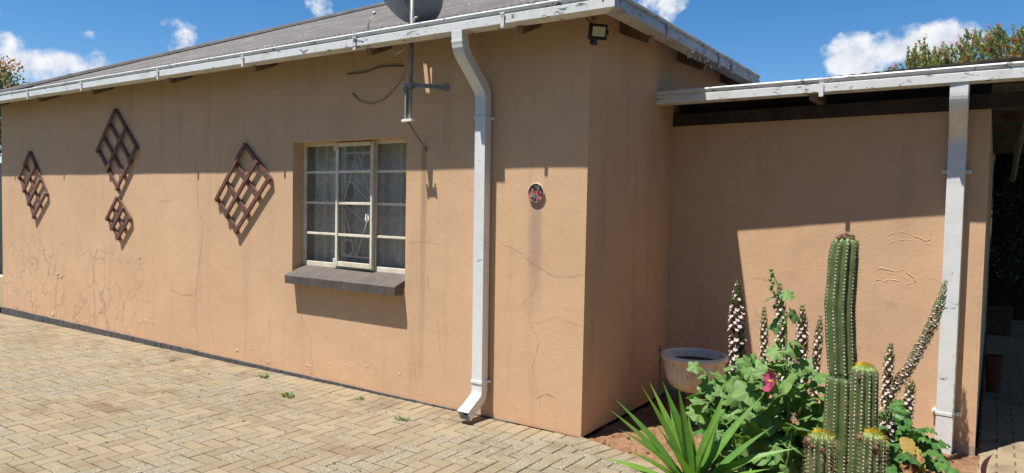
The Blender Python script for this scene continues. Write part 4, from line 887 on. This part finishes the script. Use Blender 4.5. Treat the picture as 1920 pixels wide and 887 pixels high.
def put_leaf(c, r_, nv=None):
    c = Vector(c); 
    # petiole from the nearest stem point below
    best = None
    for s_ in stems:
        for i in range(len(s_)-1):
            for t in (0, .5): p = Vector(s_[i]).lerp(Vector(s_[i+1]), t); dd = (p-c).length + (2 if p.z > c.z+.02 else 0); best = (dd, p) if best is None or dd < best[0] else best
    p = best[1]; outd = Vector((c.x-p.x, c.y-p.y, 0)); outd = outd.normalized() if outd.length > .01 else Vector((rnd.uniform(-1, 1), -1, 0)).normalized()
    if nv is None: nv = Vector((rnd.uniform(-.9, .9), rnd.uniform(-1.2, .5), rnd.uniform(.35, 1.1)))+outd*.4
    if best[0] < .5: sm_.tube([p, (p+c)/2+Vector((0, 0, .02)), c], [.0035, .003, .0025], 5)
    mallow_leaf(lm, c, (outd+Vector((rnd.uniform(-.4, .4), rnd.uniform(-.5, .2), -.35))), nv, r_, 5)
for (c, r_) in (((1.30, -.11, .95), .055), ((1.40, -.12, 1.02), .05), ((1.31, -.13, .80), .062), ((1.43, -.13, .86), .055), ((1.41, -.14, .82), .05), ((1.33, -.12, .73), .055), ((1.45, -.12, .74), .062), ((1.36, -.13, 1.13), .045), ((1.27, -.14, 1.10), .035),
                ((1.24, -.10, .69), .075), ((1.50, .0, .66), .085), ((1.56, .03, .60), .085), ((1.44, -.20, .60), .06), ((.84, -.12, .64), .05), ((.90, -.13, .60), .045), ((.86, -.12, .48), .07), ((.93, -.10, .53), .08), ((.90, -.16, .36), .07),
                ((1.04, -.06, .66), .05), ((1.09, .0, .70), .05), ((1.14, .0, .72), .06), ((1.18, -.05, .66), .08), ((1.12, -.12, .52), .095), ((1.30, -.16, .42), .10), ((1.22, -.2, .36), .09), ((1.05, -.1, .58), .08), ((1.36, -.1, .57), .08)): put_leaf(c, r_)
cnt = 0
while cnt < 215:
    x = rnd.uniform(.90, 1.62); y = rnd.uniform(-.28, .30); z = rnd.uniform(.04, .72)
    if z > .72-1.1*abs(x-1.2)**1.6*1.3 + .05*rnd.random(): continue
    if x < 1.05 and y < -.12 and z < .3: continue
    if x < 1.08 and z > .56: continue
    if x > 1.50 and y < -.1: continue
    put_leaf((x, y, z), rnd.choice((.04, .055, .07, .085, .1))*rnd.uniform(.85, 1.1)); cnt += 1
for k in range(9):       # buds and young leaves at the top of the tall stem
    c = Vector((1.272+rnd.uniform(-.012, .03), -.146+rnd.uniform(-.015, .015), 1.262-.018*k)); r_ = rnd.uniform(.008, .013)
    sm_.rings([[c+Vector((math.cos(a)*r_*q, math.sin(a)*r_*q, r_*h_)) for a in [j*math.pi/3 for j in range(6)]] for q, h_ in ((.3, -1), (1, -.2), (.8, .6), (.1, 1.2))])
for z, sx_ in ((.72, .02), (.86, -.02), (.96, .025), (1.05, -.02)):
    c = Vector((1.365-.15*max(0, z-.7)+sx_, -.12, z)); r_ = .013; sm_.rings([[c+Vector((math.cos(a)*r_*q, math.sin(a)*r_*q, r_*h_)) for a in [j*math.pi/3 for j in range(6)]] for q, h_ in ((.3, -1), (1, -.2), (.8, .6), (.1, 1.2))])
sm_.build('stem', 'stem', hh, smooth=True); lm.build('foliage', 'mallow', hh, smooth=True)
fm_ = MB(); c = Vector((1.335, -.27, .655)); fn = Vector((-.75, -.62, .2)).normalized(); _, a_, b2 = frame(fn)
for q in range(5):
    an = q*2*math.pi/5; o = a_*math.cos(an)+b2*math.sin(an); sd_ = fn.cross(o); fm_.tint = rnd.random(); P = []
    for i in range(6):
        t = i/5; w_ = .042*math.sin(math.pi*min(1, t*.85+.1))**.7; P.append([c+o*.064*t+sd_*w_*s_+fn*(.030*t*t+.006*math.sin(s_*5+q)*t+.004*rnd.random()) for s_ in (-1, -.5, 0, .5, 1)])
    fm_.grid(P)
fm_.mt = 1; fm_.tube([c, c+fn*.03], [.006, .004], 6); fm_.build('flower', ['pink', 'yspine'], hh, smooth=True)

# --- cacti
def cactus(name, label, pts, rad, ribs, wool, group='column cacti in the flower bed', seed=0, waist=None):
    pts = [Vector(p) for p in pts]; t = thing(name, label, 'cactus', (pts[0].x, pts[0].y, 0), group)
    seg = [0]; [seg.append(seg[-1]+(pts[i+1]-pts[i]).length) for i in range(len(pts)-1)]; Lt = seg[-1]
    def at(s_):
        for i in range(len(pts)-1):
            if s_ <= seg[i+1] or i == len(pts)-2: q = (s_-seg[i])/(seg[i+1]-seg[i]); return pts[i].lerp(pts[i+1], q), rad[i]+(rad[i+1]-rad[i])*q
    def rr(s_):
        r_ = at(s_)[1]; e_ = (Lt-s_)/(r_*.75)
        if e_ < 1: r_ *= math.sqrt(max(0.02, 1-(1-e_)**2))
        if waist: r_ *= 1-.22*math.exp(-((s_-waist)/.012)**2)
        return r_
    m = MB(); NS = ribs*8; ns = int(Lt/.012); rings = []; ph = seed*1.3
    def rib(a): return .76+.24*abs(math.cos(a*ribs/2))**.8
    body = MB(); ts = []
    for i in range(ns+1):
        s_ = Lt*i/ns; p, _ = at(s_); r_ = rr(s_); wz = 1+.03*nz3(s_*5, seed)
        rings.append([p+Vector((math.cos(a+ph), math.sin(a+ph), 0))*r_*wz*(rib(a)+.06*nz3(a*2.2, s_*11, seed+3)+.05*nz3(a*1.1, s_*3.5, seed+7)) for a in [2*math.pi*k/NS for k in range(NS)]])
    n_ = NS; vs = [p for r_ in rings for p in r_]; fs = []; o = body.add(vs, [])
    for i in range(len(rings)-1):
        fsec = i/len(rings)
        for k in range(n_):
            body.f.append((i*n_+k, i*n_+(k+1) % n_, (i+1)*n_+(k+1) % n_, (i+1)*n_+k)); s_ = Lt*i/ns
            body.mi.append(1 if s_ > Lt-.028 else 0); body.tn.append(.35+.5*rib(2*math.pi*k/NS)-.3+.25*nz3(i*.1, k*.2, seed))
    body.f.append(tuple((len(rings)-1)*n_+k for k in range(n_))); body.mi.append(1); body.tn.append(.5)
    body.build('body', ['cactus', 'cactust'], t, smooth=True)
    ar_ = MB(); spn = MB()
    for k in range(ribs):
        a = 2*math.pi*k/ribs+ph; o = Vector((math.cos(a), math.sin(a), 0)); s_ = .03+rnd.random()*.01
        if o.dot(Vector((.47, -.88, 0))) < -.35: continue
        while s_ < Lt-.008:
            p, _ = at(s_); r_ = rr(s_); c = p+o*r_*1.0; z_ = .0042; e_ = .0042+.0022*rnd.random()
            ar_.add([c+o*.003, c+Vector((-o.y, o.x, 0))*e_, c+Vector((0, 0, e_*1.2)), c-Vector((-o.y, o.x, 0))*e_, c-Vector((0, 0, e_*1.2))], [(0, 1, 2), (0, 2, 3), (0, 3, 4), (0, 4, 1)])
            spn.mt = 1 if s_ > Lt-.035 else 0
            for q in range(6 if s_ > Lt-.06 else 4):
                dv = (o*rnd.uniform(.5, 1)+Vector((-o.y, o.x, 0))*rnd.uniform(-.8, .8)+Vector((0, 0, rnd.uniform(-.7, .9)))).normalized(); l_ = rnd.uniform(.008, .018)*(1.7 if Lt < .7 else 1); sdv = dv.orthogonal().normalized()*.0007
                sdw = dv.cross(sdv).normalized()*.0007; spn.add([c-sdv, c+sdv, c+sdw, c+dv*l_], [(0, 1, 3), (1, 2, 3), (2, 0, 3)])
            s_ += rnd.uniform(.0165, .0205)
    top = pts[-1]
    spn.mt = 1
    for q in range(420):
        a = rnd.uniform(0, 2*math.pi); rr_ = rnd.uniform(0, .62)*rad[-1]; c = top+Vector((math.cos(a)*rr_, math.sin(a)*rr_, -.006-rr_*.25)); dv = Vector((math.cos(a)*rr_*14, math.sin(a)*rr_*14, 1)).normalized(); l_ = rnd.uniform(.012, .026); sdv = dv.orthogonal().normalized()*.0010; sdw = dv.cross(sdv).normalized()*.0010
        spn.add([c-sdv, c+sdv, c+sdw, c+dv*l_], [(0, 1, 3), (1, 2, 3), (2, 0, 3)])
    ar_.build('areoles', 'areole', t); spn.build('spines', ['spine', wool[2]], t)
    wm_ = MB()
    for (an, s_, sz) in wool[0]:
        p, _ = at(Lt-s_); r_ = rr(Lt-s_); c = p+Vector((math.cos(an), math.sin(an), 0))*r_*.95
        for q in range(60):
            dv = Vector((rnd.gauss(0, 1), rnd.gauss(0, 1), rnd.gauss(0, 1))).normalized(); c2 = c+dv*sz*.6*rnd.random(); sdv = dv.orthogonal().normalized()*.0022; sdw = dv.cross(sdv).normalized()*.0022
            wm_.add([c2-sdv, c2+sdv, c2+sdw, c2+dv*sz*.55], [(0, 1, 3), (1, 2, 3), (2, 0, 3)])
        wm_.rings([[c+Vector((math.cos(a)*sz*.6*q_, math.sin(a)*sz*.6*q_, sz*.6*h_)) for a in [j*math.pi/4 for j in range(8)]] for q_, h_ in ((.3, -.9), (.9, -.4), (1, .1), (.7, .6), (.1, .95))])
    if wool[0]: wm_.build('wool', 'wool', t)
    return t
toC = math.atan2(-4.3+.3, 2.31-1.7)      # bearing from the cacti towards the path
cactus('cactus', 'tallest column cactus, narrow waist halfway, in front of the annex wall', [(1.695, -.275, -.02), (1.690, -.265, .3), (1.684, -.258, .735), (1.678, -.256, .77), (1.654, -.250, 1.1), (1.660, -.24, 1.35), (1.670, -.232, 1.475)], [.088, .090, .083, .072, .075, .074, .064], 10,
       ([(toC-.9, .012, .022), (toC-.2, .008, .024), (toC+.8, .012, .02), (toC+2.4, .012, .02)], 0, 'wool'), seed=1, waist=.76)
cactus('cactus', 'second tallest column cactus with yellow crown, touching the tallest on its right', [(1.815, -.41, -.02), (1.811, -.40, .4), (1.803, -.385, .84)], [.067, .068, .064], 12, ([(toC-1.3, .05, .014), (toC-.4, .06, .013)], 0, 'yspine'), seed=2)
cactus('cactus', 'short woolly-topped cactus at the front left foot of the tall column', [(1.665, -.655, -.02), (1.665, -.65, .3), (1.660, -.645, .535)], [.068, .069, .064], 12, ([(toC-1.2, .045, .03), (toC-.6, .06, .022), (toC+.1, .07, .02), (toC-1.6, .06, .024)], 0, 'yspine'), seed=3)
cactus('cactus', 'short cactus with yellow crown at the front right of the clump', [(1.868, -.505, -.02), (1.868, -.50, .3), (1.866, -.495, .54)], [.061, .062, .057], 12, ([(toC-1.4, .04, .030), (toC+.2, .065, .024)], 0, 'yspine'), seed=4)

# --- concrete planter bowl
bc = Vector((.470, .90, 0)); N_ = 96
pb = thing('planter_bowl', 'stained fluted concrete bowl planter on a short foot in the shaded recess', 'planter', bc)
def fr_(r_, z, fl=0): return [(bc.x+(r_*(1-fl*(.5+.5*math.cos(k*26*2*math.pi/N_))))*math.cos(2*math.pi*k/N_), bc.y+(r_*(1-fl*(.5+.5*math.cos(k*26*2*math.pi/N_))))*math.sin(2*math.pi*k/N_), z) for k in range(N_)]
m = MB(); m.rings([fr_(.05, .222), fr_(.12, .230, .03), fr_(.172, .262, .05), fr_(.207, .32, .055), fr_(.226, .395, .055), fr_(.231, .445, .045), fr_(.230, .462, 0), fr_(.243, .466), fr_(.249, .478), fr_(.249, .492), fr_(.240, .503), fr_(.228, .504), (fr_(.222, .49)), fr_(.205, .42)], cap=False)
m.build('bowl', 'bowl', pb, smooth=True)
m = MB(); m.rings([fr_(.12, -.03), fr_(.12, .03), fr_(.085, .05), (fr_(.055, .10)), fr_(.052, .16), fr_(.07, .222), fr_(.06, .226)]); m.build('foot', simple('shade_darkened_foot', (.22, .17, .12), .9, .3, 12), pb, smooth=True)  # foot colour darkened to stand for the shade under the bowl
m = MB(); m.rings([fr_(.212, .440), fr_(.1, .452), fr_(.002, .45)], cap=False); m.build('potting_soil', simple('dark_soil', (.05, .035, .025), .95, .4, 30, 1), pb)
m = MB(); m.tube([(.20, .90, -.02), (.196, .90, .535)], .008, 8); m.tube([(.185, .90, .50), (.212, .9, .47)], .009, 8); tag(m.build('garden_stake', simple('rusty_rod', (.2, .16, .12), .7, .3, 20)), 'thin upright metal rod beside the left rim of the concrete bowl', 'stake')

# --- small weeds, purple leaves
def weed(x, y, z, r_, n_, label, gr=None, name='weed'):
    m = MB()
    for k in range(n_):
        a = rnd.uniform(0, 6.28); l_ = r_*rnd.uniform(.2, .8); c = Vector((x+rnd.gauss(0, r_*.5), y+rnd.gauss(0, r_*.25), z)); e_ = c+Vector((math.cos(a)*l_, math.sin(a)*l_, l_*rnd.uniform(.1, .7))); sd_ = Vector((-math.sin(a), math.cos(a), 0))*r_*.13; m.tint = rnd.random()
        mid = (c+e_)/2+Vector((0, 0, r_*.1)); m.add([c, mid-sd_, e_, mid+sd_], [(0, 1, 2, 3)])
    return tag(m.build(name, 'weed'), label, 'weed', gr)
weed(-3.20, -.20, pz(-3.2)+.004, .07, 26, 'small green weed at the foot of the wall, left of the window sill', 'weeds in the paving joints')
weed(-2.50, -.50, pz(-2.5)+.004, .07, 34, 'low green weed spreading over pavers below the window', 'weeds in the paving joints')
weed(-1.93, -.21, pz(-2)+.004, .05, 18, 'green weed against the plinth below the right half of the window', 'weeds in the paving joints')
weed(-1.28, -.42, pz(-1.2)+.004, .055, 34, 'weed in the joint nearest to the downpipe shoe', 'weeds in the paving joints')
weed(-4.55, -.30, pz(-4.5)+.004, .05, 22, 'tiny weed in the paving left of the window and right of the big lattice', 'weeds in the paving joints')
gm_ = MB()
for k in range(1500):
    x = rnd.uniform(.3, 2.2); y = rnd.uniform(edge_y(x)+.06, 1.1)
    if nz3(x*3.3, y*3.3, 8) < -.02 : continue
    c = Vector((x, y, -.02)); a = rnd.uniform(0, 6.28); l_ = rnd.uniform(.008, .024); e_ = c+Vector((math.cos(a)*l_*.8, math.sin(a)*l_*.8, l_*.8)); sd_ = Vector((-math.sin(a), math.cos(a), 0))*.003; gm_.tint = rnd.random(); gm_.add([c, (c+e_)/2-sd_, e_, (c+e_)/2+sd_], [(0, 1, 2, 3)])
tag(gm_.build('ground_cover', 'weed'), 'sparse low seedlings sprouting over the red soil', 'ground cover', kind='stuff')
dbm = MB()
for k in range(150):
    x = rnd.uniform(-7, 1.2); y = rnd.uniform(-2.6, -.05)
    if x > 0 and y > edge_y(min(x, 2.2))-.05: continue
    c = Vector((x, y, pz(x)+.005)); a = rnd.uniform(0, 6.28); l_ = rnd.uniform(.005, .02); sd_ = Vector((-math.sin(a), math.cos(a), .3))*l_*.4; dbm.tint = rnd.random(); dv = Vector((math.cos(a), math.sin(a), rnd.uniform(.0, .5)))*l_; dbm.add([c-dv, c-sd_, c+dv, c+sd_+Vector((0, 0, .003))], [(0, 1, 2, 3)])
tag(dbm.build('leaf_litter', simple('dry_litter', (.13, .085, .05), .9, .4, 40)), 'scattered dry leaf crumbs and twigs on the pavers', 'litter', kind='stuff')
for (x, y, h_, lb) in ((2.335, .90, .17, 'pointed purple leaf sticking up at the edge of the passage pavers'), (1.97, -.02, .12, 'purple leaf at the foot of the cactus clump')):
    m = MB(); m.useuv = True; c = Vector((x, y, -.03)); long_leaf(m, bez(c, c+Vector((-.01, 0, h_*.6)), c+Vector((.03, .01, h_)), 18), .022, Vector((-.9, -.5, .2)), fold=.9, prof=lambda t: (.5+.9*math.sin(math.pi*min(1, t*.9+.1)))*(1-t**3)*.8+.02); long_leaf(m, bez(c, c+Vector((.03, .02, h_*.3)), c+Vector((.06, -.03, h_*.35)), 10), .02, Vector((0, 0, 1)), fold=.5)
    tag(m.build('purple_plant', 'purple', smooth=True), lb, 'plant')

# ================================================================ passage: planters, hedge
m = MB(); m.box(2.292, 2.56, 7.30, 7.62, -.03, .30); m.box(2.285, 2.567, 7.293, 7.627, .30, .335); tag(m.build('planter_box', 'terra', bevel=.006), 'brown box planter at the far end of the shaded passage', 'planter')
m = MB(); m.rings([[(2.365+r_*math.cos(a), 3.55+r_*math.sin(a), z) for a in [k*math.pi/8 for k in range(16)]] for r_, z in ((.055, -.025), (.075, .28), (.082, .28), (.082, .31), (.07, .31), (.06, .26))]); tag(m.build('clay_pot', simple('dull_clay', (.14, .055, .04), .85, .2, 12)), 'tall reddish clay pot against the passage wall', 'pot')
def scatter_leaves(mb, c, rad, n_, lsz, flat=.5, fn=None, narrow=.4):
    for k in range(n_):
        d = Vector((rnd.gauss(0, 1), rnd.gauss(0, 1), rnd.gauss(0, 1))).normalized()*rnd.random()**(1/2.2)
        p = Vector(c)+Vector((d.x*rad[0], d.y*rad[1], d.z*rad[2])); dv = Vector((rnd.gauss(0, 1), rnd.gauss(0, 1), rnd.gauss(0, 1)+.2)).normalized(); l_ = lsz*rnd.uniform(.6, 1.3); sd_ = dv.orthogonal().normalized(); sd_ = (Matrix.Rotation(rnd.uniform(0, 6.28), 3, dv) @ sd_)*l_*narrow
        mb.tint = rnd.random(); mb.add([p, p+dv*l_*.5-sd_, p+dv*l_, p+dv*l_*.5+sd_], [(0, 1, 2, 3)])
hg = thing('hedge', 'dark shaded hedge closing the far end of the passage', 'hedge', (3.0, 9.4, 0))
hm_ = MB()
for k in range(90): scatter_leaves(hm_, (rnd.uniform(2.4, 4.9), rnd.uniform(8.5, 9.6), rnd.uniform(.3, 2.5)), (.3, .25, .3), 150, .05, narrow=.35)
hm_.build('foliage', 'hedge', hg)
m = MB(); m.box(2.28, 5.2, 9.6, 9.9, -.1, 2.66); m.build('dark_backing_box', 'dark', hg)  # solid dark box, stands in for shaded hedge depth and closes sky gaps
m = MB(); m.tube([(2.50, 2.6, 2.42), (2.49, 5.0, 2.34), (2.485, 6.9, 2.05)], .03, 6)
tag(m.build('creeper_stem', simple('pale_stem', (.22, .2, .13), .8, .2, 9), smooth=True), 'pale slanting stem under the passage ceiling', 'creeper')

# ================================================================ trees
def tree_limbs(mb, base, top, n_, spread, r0):
    ends = []; base = Vector(base); top = Vector(top); mb.tube([base, base.lerp(top, .5)+Vector((.05, .03, 0)), top], [r0, r0*.8, r0*.55], 9)
    for k in range(n_):
        p = base.lerp(top, rnd.uniform(.45, 1)); a = rnd.uniform(0, 6.28); e_ = p+Vector((math.cos(a)*spread[0]*rnd.uniform(.4, 1), math.sin(a)*spread[1]*rnd.uniform(.4, 1), spread[2]*rnd.uniform(.2, 1))); mid = (p+e_)/2+Vector((0, 0, .12*spread[2])); mb.tube([p, mid, e_], [r0*.4, r0*.25, r0*.08], 6); ends.append(e_); ends.append(mid)
        for q in range(2): a = rnd.uniform(0, 6.28); e2 = mid+Vector((math.cos(a), math.sin(a), rnd.uniform(.1, 1)))*spread[0]*.35; mb.tube([mid, e2], [r0*.15, r0*.04], 5); ends.append(e2)
    return ends
t_ = thing('unseen_sky_block_hedge', 'unseen dark tree hedge behind and right of the camera, added to block low sky light', 'hedge', (-2, -9.5, -.1))  # out-of-view hedge, added to keep low sky light off the walls
m = MB(); m2_ = MB()
for k in range(9):
    tx = -13+k*2.7+rnd.uniform(-.4, .4); ty = -9.5+rnd.uniform(-.5, .5); tree_limbs(m2_, (tx, ty, -.2), (tx, ty, 3.6), 8, (1.3, .9, 1.6), .12)
    for q in range(26): scatter_leaves(m, (tx+rnd.uniform(-1.4, 1.4), ty+rnd.uniform(-.7, .7), rnd.uniform(.5, 5.4)), (.75, .6, .7), 130, .20, narrow=.45)
for k in range(5):
    tx = 7.2+rnd.uniform(-.4, .4); ty = -7.5+k*2.3+rnd.uniform(-.3, .3); tree_limbs(m2_, (tx, ty, -.2), (tx, ty, 3.6), 8, (.9, 1.3, 1.6), .12)
    for q in range(26): scatter_leaves(m, (tx+rnd.uniform(-.7, .7), ty+rnd.uniform(-1.3, 1.3), rnd.uniform(.5, 5.0)), (.6, .75, .7), 130, .20, narrow=.45)
m.build('foliage', 'hedge', t_); m2_.build('branches', 'bark', t_)
tr_ = thing('bottlebrush_tree', 'bottlebrush tree with red flowers rising above the annex roof', 'tree', (2.2, 10.9, -.3))
tb = MB(); ends = tree_limbs(tb, (2.2, 10.9, -.3), (2.2, 10.9, 3.4), 16, (1.5, .9, 1.3), .11)
lv = MB(); rd = MB()
def top_at(x): return 4.52+.25*(x-.9) + .12*math.sin(x*7)
def brush(p, d, L_=.09):
    rd.tint = rnd.random(); _, a_, b2 = frame(d)
    for k in range(26):
        q = p+d*L_*rnd.random(); an = rnd.uniform(0, 6.28); o = (a_*math.cos(an)+b2*math.sin(an)+d*.2)*.042; sd_ = o.cross(d).normalized()*.007; rd.add([q-sd_, q+sd_, q+o], [(0, 1, 2)])
for k in range(1300):
    x = rnd.uniform(.52, 4.0); y = rnd.uniform(10., 11.8); z = top_at(x)-.22-.75*rnd.random()**1.3
    if x < .9 and rnd.random() < .4: continue
    base = Vector((x, y, z)); d = Vector((rnd.uniform(-.5, .3), rnd.uniform(-.3, .3), rnd.uniform(.5, 1))).normalized(); L_ = rnd.uniform(.12, .30)
    if z > top_at(x)-.25: L_ *= rnd.uniform(.5, 1)
    tb.tube([base, base+d*L_], [.007, .003], 4); _, a_, b2 = frame(d)
    for q in range(34):
        s_ = L_*rnd.random(); an = rnd.uniform(0, 6.28); o = (a_*math.cos(an)+b2*math.sin(an)+d*.9).normalized(); l_ = rnd.uniform(.035, .075); p = base+d*s_; sd_ = o.cross(d).normalized()*.011; lv.tint = rnd.random(); lv.add([p, p+o*l_*.5-sd_, p+o*l_, p+o*l_*.5+sd_], [(0, 1, 2, 3)])
    if rnd.random() < .3: brush(base+d*L_*rnd.uniform(.6, 1), d)
for k in range(40): scatter_leaves(lv, (rnd.uniform(1.1, 4.6), rnd.uniform(10.3, 11.9), rnd.uniform(3.0, 4.0)), (.35, .3, .3), 120, .06, narrow=.15)
tb.build('trunk', 'bark', tr_); lv.build('crown', 'bbleaf', tr_); rd.build('flowers', 'red', tr_)
ta = thing('autumn_tree', 'tree with orange and olive foliage beyond the far left end of the roof', 'tree', (-27.3, 6.2, -.3))
tb = MB(); ends = tree_limbs(tb, (-27.3, 6.2, -.3), (-27.3, 6.2, 5.9), 20, (1.9, 1.9, 1.2), .16); tb.build('trunk', 'bark', ta)
lv = MB()
for e_ in ends:
    lv.mt = 0 if rnd.random() < .5 else 1; scatter_leaves(lv, e_, (.5, .5, .38), 150, .11, narrow=.35)
lv.build('crown', ['autumn', 'olive'], ta)
